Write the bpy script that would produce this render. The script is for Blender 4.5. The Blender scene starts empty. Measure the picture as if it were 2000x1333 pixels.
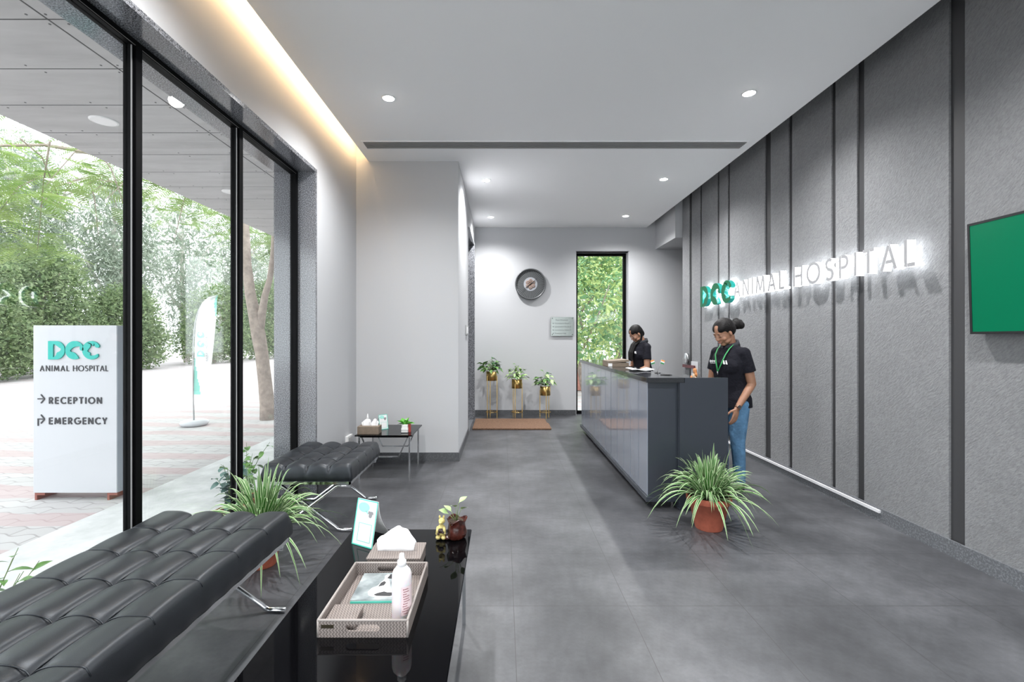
import bpy, math, random
from mathutils import Vector, Matrix, Euler

PI = math.pi
scene = bpy.context.scene
COL = scene.collection

# ------------------------------------------------------------------ camera
CZ = 1.405
cam_d = bpy.data.cameras.new('camera')
cam_d.sensor_width = 36.0
cam_d.lens = 36.0 * 920 / 2000
cam_d.shift_x = 0.009
cam_d.shift_y = -0.00225
cam_d.clip_start = 0.05
cam_d.clip_end = 200
cam = bpy.data.objects.new('camera', cam_d)
COL.objects.link(cam)
cam.location = (0, 0, CZ)
cam.rotation_euler = (PI / 2, 0, 0)
scene.camera = cam

# ------------------------------------------------------------------ world and exposure
world = bpy.data.worlds.new('overcast_sky')
scene.world = world
world.use_nodes = True
wn = world.node_tree
wn.nodes.clear()
w_out = wn.nodes.new('ShaderNodeOutputWorld')
w_bg = wn.nodes.new('ShaderNodeBackground')
w_bg.inputs[0].default_value = (0.90, 0.95, 1.0, 1)
w_bg.inputs[1].default_value = 2.15
wn.links.new(w_bg.outputs[0], w_out.inputs[0])
scene.view_settings.view_transform = 'Standard'
scene.view_settings.look = 'None'
scene.view_settings.gamma = 1
scene.view_settings.use_curve_mapping = False
scene.view_settings.exposure = 0.93
scene.cycles.use_denoising = True
scene.cycles.max_bounces = 12
scene.cycles.diffuse_bounces = 8
scene.cycles.glossy_bounces = 4
scene.cycles.transmission_bounces = 6
scene.cycles.transparent_max_bounces = 12
scene.cycles.sample_clamp_indirect = 8.0
scene.cycles.caustics_reflective = False
scene.cycles.caustics_refractive = False

def spot(name, loc, power, size=2.2, blend=0.6, col=(1, 1, 1), r=0.05):
    l = bpy.data.lights.new(name, 'SPOT')
    l.energy = power; l.spot_size = size; l.spot_blend = blend
    l.color = col; l.shadow_soft_size = r
    o = bpy.data.objects.new(name, l)
    COL.objects.link(o); o.location = loc
    return o

def area(name, loc, rot, sx, sy, power, col=(1, 1, 1)):
    l = bpy.data.lights.new(name, 'AREA')
    l.shape = 'RECTANGLE'; l.size = sx; l.size_y = sy; l.energy = power; l.color = col
    o = bpy.data.objects.new(name, l)
    COL.objects.link(o); o.location = loc; o.rotation_euler = rot
    return o

# warm LED strip lying on the edge of the dropped ceiling, shining on the window wall
area('cove_led_strip', (-1.57, 2.0, 3.535), (0, -math.radians(100), 0), 0.03, 6.6, 29, (1.0, 0.66, 0.32))

SEEN_AND_ADDED_DOWNLIGHTS = [(-0.965, 3.98), (2.04, 3.90), (-0.21, 6.04), (2.05, 6.0), (-0.20, 7.87), (2.035, 7.80),
              (-0.965, 1.9), (2.04, 1.9), (-0.965, -0.4), (2.04, -0.4)]  # last four: unseen beams added behind the viewer, without fittings
CEIL = 3.44
for (x, y) in SEEN_AND_ADDED_DOWNLIGHTS:
    spot('seen_and_added_beam', (x, y, CEIL - 0.025), 135, 2.6, 1.0)

# ------------------------------------------------------------------ mesh helpers
def rotm(rx=0, ry=0, rz=0):
    return Euler((rx, ry, rz)).to_matrix()

class MB:
    def __init__(s, absolute=False):
        s.v = []; s.f = []; s.m = []; s.sm = []; s.abs = absolute
    def add(s, vs, fs, mi=0, smooth=False):
        b = len(s.v)
        s.v += [tuple(v) for v in vs]
        for f in fs:
            s.f.append([b + i for i in f]); s.m.append(mi); s.sm.append(smooth)
        return s
    def box(s, x0, x1, y0, y1, z0, z1, mi=0):
        vs = [(x0,y0,z0),(x1,y0,z0),(x1,y1,z0),(x0,y1,z0),(x0,y0,z1),(x1,y0,z1),(x1,y1,z1),(x0,y1,z1)]
        return s.add(vs, [(0,3,2,1),(4,5,6,7),(0,1,5,4),(1,2,6,5),(2,3,7,6),(3,0,4,7)], mi)
    def obox(s, c, size, R=None, mi=0):
        R = R or Matrix.Identity(3); c = Vector(c); a, b, d = [k / 2 for k in size]
        vs = [c + R @ Vector(p) for p in [(-a,-b,-d),(a,-b,-d),(a,b,-d),(-a,b,-d),(-a,-b,d),(a,-b,d),(a,b,d),(-a,b,d)]]
        return s.add(vs, [(0,3,2,1),(4,5,6,7),(0,1,5,4),(1,2,6,5),(2,3,7,6),(3,0,4,7)], mi)
    def rbox(s, c, size, r=0.005, seg=3, R=None, mi=0):
        """box with rounded vertical edges and a chamfered top and bottom"""
        a, b, d = [k / 2 for k in size]; r = min(r, a, b, d * 0.99)
        R = R or Matrix.Identity(3); c = Vector(c)
        def ring(inset, z):
            out = []
            for (sx, sy, a0) in ((1,1,0),(-1,1,PI/2),(-1,-1,PI),(1,-1,1.5*PI)):
                for k in range(seg + 1):
                    t = a0 + k / seg * PI / 2
                    rr = r - inset if r > inset else 0
                    out.append((sx*(a-r) + rr*math.cos(t), sy*(b-r) + rr*math.sin(t), z))
            return out
        e = r * 0.45
        rings = [ring(e, -d), ring(0, -d + e), ring(0, d - e), ring(e, d)]
        n = len(rings[0]); vs = [c + R @ Vector(p) for rg in rings for p in rg]
        fs = [tuple(reversed(range(n))), tuple(range(3*n, 4*n))]
        for k in range(3):
            for i in range(n):
                j = (i + 1) % n
                fs.append((k*n+i, k*n+j, (k+1)*n+j, (k+1)*n+i))
        return s.add(vs, fs, mi)
    def prism(s, poly, z0, z1, M=None, mi=0, side_mi=None, smooth=False):
        """2D polygon (counter-clockwise) extruded along local z"""
        n = len(poly)
        vs = [Vector((p[0], p[1], z0)) for p in poly] + [Vector((p[0], p[1], z1)) for p in poly]
        if M is not None: vs = [M @ v for v in vs]
        b = len(s.v); s.v += [tuple(v) for v in vs]
        s.f.append([b + i for i in reversed(range(n))]); s.m.append(mi); s.sm.append(False)
        s.f.append([b + n + i for i in range(n)]); s.m.append(mi); s.sm.append(False)
        for i in range(n):
            j = (i + 1) % n
            s.f.append([b+i, b+j, b+n+j, b+n+i]); s.m.append(mi if side_mi is None else side_mi); s.sm.append(smooth)
        return s
    def lathe(s, prof, c=(0,0,0), seg=32, R=None, mi=0, smooth=True, cap=True, squash=1.0):
        c = Vector(c); vs = []
        for (r, z) in prof:
            for i in range(seg):
                t = 2*PI*i/seg
                p = Vector((r*math.cos(t), r*math.sin(t)*squash, z))
                if R is not None: p = R @ p
                vs.append(c + p)
        fs = []
        for k in range(len(prof) - 1):
            for i in range(seg):
                j = (i+1) % seg
                fs.append((k*seg+i, k*seg+j, (k+1)*seg+j, (k+1)*seg+i))
        s.add(vs, fs, mi, smooth)
        b = len(s.v) - len(vs)
        if cap:
            if prof[0][0] > 1e-5: s.f.append([b+i for i in reversed(range(seg))]); s.m.append(mi); s.sm.append(False)
            k = (len(prof)-1)*seg
            if prof[-1][0] > 1e-5: s.f.append([b+k+i for i in range(seg)]); s.m.append(mi); s.sm.append(False)
        return s
    def cyl(s, c, r, z0, z1, seg=24, mi=0, R=None, smooth=True):
        return s.lathe([(r, z0), (r, z1)], c, seg, R, mi, smooth)
    def tube(s, pts, rad, seg=10, mi=0, cap=True, smooth=True, flat=None, up=None):
        """tube along pts; rad number or list; flat=(a,b) gives a flat section"""
        pts = [Vector(p) for p in pts]; n = len(pts)
        rads = rad if isinstance(rad, (list, tuple)) else [rad]*n
        vs = []; ref = None
        for i, p in enumerate(pts):
            if i == 0: t = pts[1]-pts[0]
            elif i == n-1: t = pts[-1]-pts[-2]
            else: t = (pts[i+1]-p).normalized() + (p-pts[i-1]).normalized()
            if t.length < 1e-9: t = Vector((0,0,1))
            t.normalize()
            if ref is None:
                ref = Vector(up) if up else (Vector((0,0,1)) if abs(t.z) < 0.9 else Vector((1,0,0)))
            u = ref - t*ref.dot(t)
            if u.length < 1e-6: u = t.orthogonal()
            u.normalize(); w = t.cross(u); ref = u
            for k in range(seg):
                a = 2*PI*k/seg
                if flat: q = u*flat[0]*math.cos(a)*rads[i] + w*flat[1]*math.sin(a)*rads[i]
                else: q = (u*math.cos(a) + w*math.sin(a))*rads[i]
                vs.append(p + q)
        fs = []
        for i in range(n-1):
            for k in range(seg):
                j = (k+1) % seg
                fs.append((i*seg+k, i*seg+j, (i+1)*seg+j, (i+1)*seg+k))
        if cap:
            fs.append(tuple(reversed(range(seg)))); fs.append(tuple((n-1)*seg+k for k in range(seg)))
        return s.add(vs, fs, mi, smooth)
    def bar(s, p0, p1, w, h, mi=0, up=(0,0,1)):
        """rectangular bar w wide and h thick between two points"""
        p0 = Vector(p0); p1 = Vector(p1); t = (p1-p0).normalized(); u = Vector(up)
        u = u - t*u.dot(t)
        if u.length < 1e-6: u = t.orthogonal()
        u.normalize(); q = t.cross(u); vs = []
        for p in (p0, p1):
            for (a, b) in ((-1,-1),(1,-1),(1,1),(-1,1)):
                vs.append(p + q*a*w/2 + u*b*h/2)
        return s.add(vs, [(0,3,2,1),(4,5,6,7),(0,1,5,4),(1,2,6,5),(2,3,7,6),(3,0,4,7)], mi)
    def ell(s, c, r, R=None, seg=16, rings=10, mi=0):
        c = Vector(c); vs = []; fs = []
        for k in range(1, rings):
            ph = PI*k/rings
            for i in range(seg):
                t = 2*PI*i/seg
                p = Vector((r[0]*math.sin(ph)*math.cos(t), r[1]*math.sin(ph)*math.sin(t), r[2]*math.cos(ph)))
                if R is not None: p = R @ p
                vs.append(c + p)
        for sg in (1, -1):
            p = Vector((0, 0, sg*r[2]))
            if R is not None: p = R @ p
            vs.append(c + p)
        nt = len(vs) - 2
        for k in range(rings-2):
            for i in range(seg):
                j = (i+1) % seg
                fs.append((k*seg+i, (k+1)*seg+i, (k+1)*seg+j, k*seg+j))
        for i in range(seg):
            j = (i+1) % seg
            fs.append((nt, i, j)); fs.append((nt+1, (rings-2)*seg+j, (rings-2)*seg+i))
        return s.add(vs, fs, mi, True)
    def capsule(s, p0, r0, p1, r1, seg=14, mi=0):
        s.tube([p0, p1], [r0, r1], seg, mi)
        s.ell(p0, (r0,)*3, seg=seg, rings=8, mi=mi); s.ell(p1, (r1,)*3, seg=seg, rings=8, mi=mi)
        return s
    def loft(s, rings, seg=28, mi=0):
        """rings: (cx, cy, z, rx, ry)"""
        vs = []
        for (cx, cy, z, rx, ry) in rings:
            for i in range(seg):
                t = 2*PI*i/seg
                vs.append((cx + rx*math.cos(t), cy + ry*math.sin(t), z))
        fs = []
        for k in range(len(rings)-1):
            for i in range(seg):
                j = (i+1) % seg
                fs.append((k*seg+i, k*seg+j, (k+1)*seg+j, (k+1)*seg+i))
        fs.append(tuple(reversed(range(seg)))); fs.append(tuple((len(rings)-1)*seg+i for i in range(seg)))
        return s.add(vs, fs, mi, True)
    def build(s, name, mats, parent=None, bevel=0, kind=None):
        me = bpy.data.meshes.new(name)
        vs = s.v
        if s.abs and parent is not None:
            r = parent
            while r.parent: r = r.parent
            if r.rotation_euler.z:
                Rz = rotm(0, 0, -r.rotation_euler.z); o = r.location
                vs = [tuple(Rz @ (Vector(v) - o)) for v in vs]
            else:
                o = r.location; vs = [(v[0]-o.x, v[1]-o.y, v[2]-o.z) for v in vs]
        me.from_pydata(vs, [], s.f)
        mats = mats if isinstance(mats, (list, tuple)) else [mats]
        for m in mats: me.materials.append(m)
        me.polygons.foreach_set('material_index', s.m)
        me.polygons.foreach_set('use_smooth', s.sm)
        me.update()
        o = bpy.data.objects.new(name, me)
        COL.objects.link(o)
        if parent is not None: o.parent = parent
        if bevel:
            b = o.modifiers.new('bevel', 'BEVEL'); b.width = bevel; b.segments = 2
            b.limit_method = 'ANGLE'; b.angle_limit = 0.9
        if kind: o['kind'] = kind
        return o

def thing(name, label, cat, loc=(0,0,0), rz=0.0, group=None):
    o = bpy.data.objects.new(name, None)
    COL.objects.link(o); o.location = loc; o.rotation_euler = (0, 0, rz)
    o.empty_display_size = 0.05
    o['label'] = label; o['category'] = cat
    if group: o['group'] = group
    return o

def tag(o, label, cat, group=None):
    o['label'] = label; o['category'] = cat
    if group: o['group'] = group
    return o

def struct(o):
    o['kind'] = 'structure'
    return o

def recenter(o):
    """put a top-level mesh's origin at the middle of its base"""
    me = o.data
    xs = [v.co.x for v in me.vertices]; ys = [v.co.y for v in me.vertices]; zs = [v.co.z for v in me.vertices]
    c = Vector(((min(xs)+max(xs))/2, (min(ys)+max(ys))/2, min(zs)))
    me.transform(Matrix.Translation(-c)); o.location = o.location + c
    return o

def dup(root, loc=None, rz=None, label=None, group=None):
    r = root.copy(); COL.objects.link(r)
    if loc is not None: r.location = loc
    if rz is not None: r.rotation_euler = (0, 0, rz)
    if label: r['label'] = label
    if group: r['group'] = group
    for ch in list(root.children):
        c = ch.copy(); COL.objects.link(c); c.parent = r
        for g in list(ch.children):
            d = g.copy(); COL.objects.link(d); d.parent = c
    return r

# ------------------------------------------------------------------ materials
def nodes(name):
    m = bpy.data.materials.new(name); m.use_nodes = True
    nt = m.node_tree
    return m, nt, nt.nodes['Principled BSDF']

def coords(nt, scale=(1,1,1), rot=(0,0,0), kind='Object'):
    tc = nt.nodes.new('ShaderNodeTexCoord'); mp = nt.nodes.new('ShaderNodeMapping')
    mp.inputs['Scale'].default_value = scale; mp.inputs['Rotation'].default_value = rot
    nt.links.new(tc.outputs[kind], mp.inputs[0])
    return mp.outputs[0]

def ramp(nt, fac, stops):
    r = nt.nodes.new('ShaderNodeValToRGB')
    nt.links.new(fac, r.inputs[0])
    el = r.color_ramp.elements
    el[0].position = stops[0][0]; el[0].color = (*stops[0][1], 1)
    el[1].position = stops[-1][0]; el[1].color = (*stops[-1][1], 1)
    for p, c in stops[1:-1]:
        e = el.new(p); e.color = (*c, 1)
    return r.outputs[0]

def noise(nt, vec, scale, detail=4, rough=0.6):
    n = nt.nodes.new('ShaderNodeTexNoise')
    n.inputs['Scale'].default_value = scale; n.inputs['Detail'].default_value = detail
    n.inputs['Roughness'].default_value = rough
    nt.links.new(vec, n.inputs['Vector'])
    return n.outputs[0]

def bump(nt, b, height, strength=0.3, dist=0.01):
    n = nt.nodes.new('ShaderNodeBump')
    n.inputs['Strength'].default_value = strength; n.inputs['Distance'].default_value = dist
    nt.links.new(height, n.inputs['Height']); nt.links.new(n.outputs[0], b.inputs['Normal'])

def mat(name, col, rough=0.5, metal=0.0, var=0.0, vscale=8, bmp=0.0, bscale=60, emit=0.0, coat=0.0, spec=0.5, trans=0.0, sub=0.0, bdist=0.01):
    m, nt, b = nodes(name)
    b.inputs['Base Color'].default_value = (*col, 1)
    b.inputs['Roughness'].default_value = rough
    b.inputs['Metallic'].default_value = metal
    b.inputs['Specular IOR Level'].default_value = spec
    if coat: b.inputs['Coat Weight'].default_value = coat; b.inputs['Coat Roughness'].default_value = 0.05
    if trans: b.inputs['Transmission Weight'].default_value = trans
    if sub:
        b.inputs['Subsurface Weight'].default_value = sub; b.inputs['Subsurface Scale'].default_value = 0.01
    if emit:
        b.inputs['Emission Color'].default_value = (*col, 1); b.inputs['Emission Strength'].default_value = emit
    vec = None
    if var or bmp: vec = coords(nt)
    if var:
        f = noise(nt, vec, vscale)
        lo = tuple(c*(1-var) for c in col); hi = tuple(min(1, c*(1+var)) for c in col)
        nt.links.new(ramp(nt, f, [(0.3, lo), (0.7, hi)]), b.inputs['Base Color'])
    if bmp: bump(nt, b, noise(nt, vec, bscale), bmp, bdist)
    return m

def math_node(nt, op, a, b=None):
    n = nt.nodes.new('ShaderNodeMath'); n.operation = op
    for i, q in enumerate((a, b)):
        if q is None: continue
        if isinstance(q, (int, float)): n.inputs[i].default_value = q
        else: nt.links.new(q, n.inputs[i])
    return n.outputs[0]

def grid_lines(nt, axes):
    """1 on joint lines. axes: (axis index, start, pitch, line width)"""
    tc = nt.nodes.new('ShaderNodeTexCoord'); sp = nt.nodes.new('ShaderNodeSeparateXYZ')
    nt.links.new(tc.outputs['Object'], sp.inputs[0]); res = None
    for (ax, st, pitch, w) in axes:
        a = math_node(nt, 'SUBTRACT', sp.outputs[ax], st - w/2 - 100*pitch)
        a = math_node(nt, 'DIVIDE', a, pitch); a = math_node(nt, 'FRACT', a)
        l = math_node(nt, 'LESS_THAN', a, w/pitch)
        res = l if res is None else math_node(nt, 'MAXIMUM', res, l)
    return res

def mix(nt, fac, a, b):
    n = nt.nodes.new('ShaderNodeMix'); n.data_type = 'RGBA'
    if isinstance(fac, (int, float)): n.inputs[0].default_value = fac
    else: nt.links.new(fac, n.inputs[0])
    for i, q in ((6, a), (7, b)):
        if isinstance(q, tuple): n.inputs[i].default_value = (*q, 1)
        else: nt.links.new(q, n.inputs[i])
    return n.outputs[2]

M = {}
M['paint'] = mat('white_wall_paint', (0.52, 0.525, 0.54), 0.85, bmp=0.04, bscale=120)
M['ceil'] = mat('white_ceiling_paint', (0.94, 0.94, 0.95), 0.9)
M['black_metal'] = mat('black_window_metal', (0.003, 0.003, 0.0035), 0.5, spec=0.08)
M['gasket_highlight'] = mat('grey_gasket_highlight', (0.25, 0.25, 0.25), 0.5)  # groove highlight painted as a thin pale strip on the frame
M['chrome'] = mat('chrome', (0.75, 0.76, 0.78), 0.12, 1.0)
M['steel'] = mat('brushed_steel', (0.55, 0.56, 0.57), 0.32, 1.0)
M['black_glass'] = mat('black_glass', (0.002, 0.002, 0.0025), 0.02, spec=0.15)
M['dark_glass'] = mat('smoked_glass_edge', (0.02, 0.03, 0.03), 0.1)
M['groove'] = mat('dark_grey_paint', (0.045, 0.045, 0.048), 0.6)
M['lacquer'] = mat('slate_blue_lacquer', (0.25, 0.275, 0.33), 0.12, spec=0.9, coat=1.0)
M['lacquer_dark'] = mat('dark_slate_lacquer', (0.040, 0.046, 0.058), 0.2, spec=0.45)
M['counter_top'] = mat('black_granite_counter', (0.03, 0.032, 0.036), 0.06, var=0.5, vscale=300)
M['plinth'] = mat('dark_plinth', (0.02, 0.02, 0.022), 0.5)
M['white_plastic'] = mat('white_plastic', (0.8, 0.8, 0.8), 0.35)
M['grey_plastic'] = mat('grey_plastic', (0.4, 0.4, 0.4), 0.4)
M['black_plastic'] = mat('black_plastic', (0.012, 0.012, 0.013), 0.35)
M['screen'] = mat('green_lit_screen', (0.0, 0.10, 0.045), 0.2, emit=0.30, spec=0.12)
M['lamp'] = mat('lit_lamp', (1, 0.99, 0.97), 0.5, emit=24)
M['paper'] = mat('white_paper', (0.85, 0.85, 0.85), 0.8, bmp=0.05, bscale=40)
M['teal'] = mat('teal_print', (0.10, 0.60, 0.48), 0.5)
M['pale_teal'] = mat('pale_teal_print', (0.33, 0.70, 0.62), 0.6)
M['cyan_teal'] = mat('bright_teal_letters', (0.0, 0.40, 0.34), 0.35)
M['grey_print'] = mat('grey_print', (0.25, 0.25, 0.26), 0.6)
M['dark_print'] = mat('black_print', (0.025, 0.025, 0.028), 0.4)
M['terracotta'] = mat('terracotta', (0.46, 0.12, 0.07), 0.8, var=0.18, vscale=14, bmp=0.12, bscale=80)
M['soil'] = mat('dark_soil', (0.05, 0.032, 0.02), 0.95, var=0.4, vscale=90, bmp=0.6, bscale=90)
M['gold'] = mat('brushed_gold', (0.55, 0.38, 0.14), 0.35, 1.0)
M['white_ceramic'] = mat('white_ceramic', (0.8, 0.8, 0.78), 0.25)
M['brown_card'] = mat('brown_cardboard', (0.20, 0.155, 0.115), 0.7, var=0.12, vscale=30)
M['skin'] = mat('brown_skin', (0.36, 0.185, 0.115), 0.5, var=0.06, vscale=20, sub=0.08)
M['lips'] = mat('lip_skin', (0.30, 0.10, 0.075), 0.45)
M['hair'] = mat('black_hair', (0.006, 0.005, 0.005), 0.55, bmp=0.5, bscale=90, spec=0.25)
M['polo'] = mat('charcoal_polo_cloth', (0.010, 0.010, 0.015), 0.9, bmp=0.5, bscale=16, bdist=0.03, spec=0.2)
M['collar'] = mat('dark_grey_collar_knit', (0.022, 0.023, 0.030), 0.9, bmp=0.3, bscale=300)
M['jeans'] = mat('blue_denim', (0.10, 0.225, 0.38), 0.85, var=0.3, vscale=14, bmp=0.35, bscale=40, bdist=0.02)
M['lanyard'] = mat('green_ribbon', (0.04, 0.32, 0.10), 0.6)
M['white_print'] = mat('white_print', (0.8, 0.8, 0.8), 0.6)
M['rose_gold'] = mat('rose_gold', (0.70, 0.42, 0.30), 0.25, 1.0)
M['shoe'] = mat('black_shoe', (0.02, 0.02, 0.02), 0.5)
M['blade_green'] = mat('spider_leaf_green', (0.05, 0.17, 0.03), 0.4, var=0.3, vscale=25)
M['blade_cream'] = mat('spider_leaf_cream', (0.45, 0.56, 0.33), 0.5)
M['leaf_dark'] = mat('deep_green_leaf', (0.05, 0.14, 0.045), 0.35, var=0.5, vscale=22)
M['leaf_mid'] = mat('mid_green_leaf', (0.12, 0.26, 0.06), 0.4, var=0.45, vscale=30)
M['leaf_pale'] = mat('variegated_pale_leaf', (0.36, 0.50, 0.22), 0.4, var=0.4, vscale=40)
M['leaf_blue'] = mat('blue_green_leaf', (0.06, 0.13, 0.11), 0.45, var=0.3, vscale=30)
M['leaf_bright'] = mat('bright_green_leaf', (0.12, 0.42, 0.05), 0.35, var=0.3, vscale=50)
M['stem'] = mat('green_stem', (0.13, 0.2, 0.06), 0.6)
M['bark'] = mat('grey_brown_bark', (0.33, 0.27, 0.23), 0.9, var=0.3, vscale=9, bmp=0.5, bscale=20, bdist=0.03)
M['bark_pale'] = mat('pale_eucalyptus_bark', (0.62, 0.58, 0.53), 0.9, var=0.2, vscale=5)
M['white_panel'] = mat('white_sign_panel', (0.52, 0.53, 0.55), 0.45)
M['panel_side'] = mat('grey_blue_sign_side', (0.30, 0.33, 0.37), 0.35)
M['rust'] = mat('red_oxide_metal', (0.25, 0.08, 0.06), 0.7)
M['flag'] = mat('white_flag_cloth', (0.8, 0.81, 0.81), 0.8, bmp=0.3, bscale=6, bdist=0.05)
M['flag_teal'] = mat('teal_flag_cloth', (0.25, 0.62, 0.54), 0.8)
M['coping'] = mat('grey_polished_edge', (0.2, 0.2, 0.21), 0.3)
M['white_sill'] = mat('white_marble_strip', (0.75, 0.75, 0.77), 0.4)
M['brick'] = mat('red_brick', (0.42, 0.2, 0.16), 0.9, var=0.3, vscale=12)
M['tan_tissue'] = mat('tissue_paper', (0.86, 0.86, 0.87), 0.9, bmp=0.3, bscale=25)

# floor tiles
m, nt, b = nodes('grey_floor_tiles'); M['floor'] = m
v = coords(nt)
n1 = noise(nt, v, 1.6, 6, 0.62); n2 = noise(nt, v, 26, 5, 0.7)
c1 = ramp(nt, n1, [(0.32, (0.040, 0.041, 0.046)), (0.5, (0.076, 0.078, 0.085)), (0.68, (0.125, 0.128, 0.138))])
c2 = ramp(nt, n2, [(0.35, (0.72, 0.72, 0.72)), (0.65, (1, 1, 1))])
mm = nt.nodes.new('ShaderNodeMix'); mm.data_type = 'RGBA'; mm.blend_type = 'MULTIPLY'; mm.inputs[0].default_value = 0.8
nt.links.new(c1, mm.inputs[6]); nt.links.new(c2, mm.inputs[7])
ln = grid_lines(nt, [(0, 0.057, 0.6, 0.0035), (1, 2.475, 0.6, 0.0035)])
nt.links.new(mix(nt, ln, mm.outputs[2], (0.035, 0.035, 0.037)), b.inputs['Base Color'])
rr = ramp(nt, n1, [(0.3, (0.46,)*3), (0.7, (0.36,)*3)])
nt.links.new(rr, b.inputs['Roughness'])
b.inputs['Specular IOR Level'].default_value = 0.6
bump(nt, b, n2, 0.06, 0.004)

# speckled granite
def granite(name, rough, dark=(0.055, 0.056, 0.062), light=(0.36, 0.37, 0.40), sc=150):
    m, nt, b = nodes(name); v = coords(nt)
    f = noise(nt, v, sc, 2, 0.6)
    nt.links.new(ramp(nt, f, [(0.40, dark), (0.5, tuple((x+y)*0.4 for x, y in zip(light, dark))), (0.62, light)]), b.inputs['Base Color'])
    b.inputs['Roughness'].default_value = rough; b.inputs['Specular IOR Level'].default_value = 0.9
    return m
M['granite'] = granite('speckled_grey_granite', 0.12)
M['granite_dark'] = granite('dark_skirting_stone', 0.4, (0.05, 0.052, 0.058), (0.085, 0.088, 0.095), 60)
M['granite_base'] = granite('grey_skirting_stone', 0.4, (0.10, 0.105, 0.115), (0.20, 0.21, 0.225), 90)

# rough stucco of the feature wall
m, nt, b = nodes('grey_combed_stucco'); M['stucco'] = m
v = coords(nt, (1, 1, 1), (0.75, 0, 0))
mp = nt.nodes.new('ShaderNodeMapping'); mp.inputs['Scale'].default_value = (1, 1, 3.2)
nt.links.new(v, mp.inputs[0])
f = noise(nt, mp.outputs[0], 36, 7, 0.72); f2 = noise(nt, v, 1.3, 3)
c_ = (ramp(nt, f2, [(0.3, (0.31, 0.315, 0.325)), (0.7, (0.37, 0.375, 0.385))]))
c3 = ramp(nt, f, [(0.35, (0.72, 0.72, 0.72)), (0.6, (1, 1, 1))])
mm = nt.nodes.new('ShaderNodeMix'); mm.data_type = 'RGBA'; mm.blend_type = 'MULTIPLY'; mm.inputs[0].default_value = 1.0
nt.links.new(c_, mm.inputs[6]); nt.links.new(c3, mm.inputs[7]); nt.links.new(mm.outputs[2], b.inputs['Base Color'])
b.inputs['Roughness'].default_value = 0.9
bump(nt, b, f, 1.0, 0.022)

# exterior soffit boards
m, nt, b = nodes('grey_soffit_boards'); M['soffit'] = m
v = coords(nt, (0.6, 3, 1)); f = noise(nt, v, 2.5, 5)
c = ramp(nt, f, [(0.3, (0.40, 0.395, 0.395)), (0.7, (0.50, 0.495, 0.495))])
ln = grid_lines(nt, [(0, -2.84, 6.0, 0.014), (1, 2.94, 0.54, 0.011)])
nt.links.new(mix(nt, ln, c, (0.03, 0.03, 0.03)), b.inputs['Base Color'])
b.inputs['Roughness'].default_value = 0.7

# interlocking pavers, pale with pink rows
m, nt, b = nodes('pale_pink_pavers'); M['pavers'] = m
v = coords(nt, (1, 1, 1), (0, 0, 0.06))
bk = nt.nodes.new('ShaderNodeTexBrick')
bk.inputs['Scale'].default_value = 1.0
bk.inputs['Brick Width'].default_value = 0.5; bk.inputs['Row Height'].default_value = 0.15
bk.inputs['Mortar Size'].default_value = 0.008; bk.inputs['Bias'].default_value = -0.1
bk.inputs['Color1'].default_value = (0.50, 0.485, 0.48, 1)
bk.inputs['Color2'].default_value = (0.45, 0.43, 0.425, 1)
bk.inputs['Mortar'].default_value = (0.34, 0.32, 0.315, 1)
wv = noise(nt, v, 1.2, 2)
vm = nt.nodes.new('ShaderNodeVectorMath'); vm.operation = 'ADD'
nt.links.new(v, vm.inputs[0])
cmb = nt.nodes.new('ShaderNodeCombineXYZ')
sp2 = nt.nodes.new('ShaderNodeSeparateXYZ'); nt.links.new(v, sp2.inputs[0])
sx = math_node(nt, 'SINE', math_node(nt, 'MULTIPLY', sp2.outputs[0], 25.0))
nt.links.new(math_node(nt, 'MULTIPLY', sx, 0.022), cmb.inputs[1])
nt.links.new(cmb.outputs[0], vm.inputs[1]); nt.links.new(vm.outputs[0], bk.inputs['Vector'])
bz = math_node(nt, 'FRACT', math_node(nt, 'DIVIDE', math_node(nt, 'ADD', math_node(nt, 'MULTIPLY_ADD', noise(nt, v, 0.8, 2), 0.5), sp2.outputs[1]), 0.75))
bl_ = math_node(nt, 'MULTIPLY', math_node(nt, 'LESS_THAN', bz, 0.42), 0.6)
nt.links.new(mix(nt, bl_, bk.outputs[0], (0.46, 0.33, 0.325)), b.inputs['Base Color']); b.inputs['Roughness'].default_value = 0.85

m, nt, b = nodes('worn_concrete_apron'); M['apron'] = m
v = coords(nt); f = noise(nt, v, 3.0, 8, 0.7)
nt.links.new(ramp(nt, f, [(0.35, (0.50, 0.51, 0.50)), (0.55, (0.62, 0.62, 0.615)), (0.7, (0.74, 0.74, 0.73))]), b.inputs['Base Color'])
b.inputs['Roughness'].default_value = 0.85

# window glass: clear with a mirror-like sheen at grazing angles
m = bpy.data.materials.new('window_glass'); m.use_nodes = True; nt = m.node_tree; nt.nodes.clear(); M['glass'] = m
o_ = nt.nodes.new('ShaderNodeOutputMaterial'); mx = nt.nodes.new('ShaderNodeMixShader')
tr = nt.nodes.new('ShaderNodeBsdfTransparent'); gl = nt.nodes.new('ShaderNodeBsdfGlossy')
lw = nt.nodes.new('ShaderNodeLayerWeight'); lw.inputs[0].default_value = 0.5
fac = math_node(nt, 'MULTIPLY_ADD', math_node(nt, 'POWER', lw.outputs['Facing'], 5.0), 0.9)
nt.nodes[-1].inputs[2].default_value = 0.045
tr.inputs[0].default_value = (0.99, 1.0, 0.995, 1); gl.inputs['Roughness'].default_value = 0.0
nt.links.new(fac, mx.inputs[0]); nt.links.new(tr.outputs[0], mx.inputs[1]); nt.links.new(gl.outputs[0], mx.inputs[2])
nt.links.new(mx.outputs[0], o_.inputs[0])

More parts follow.
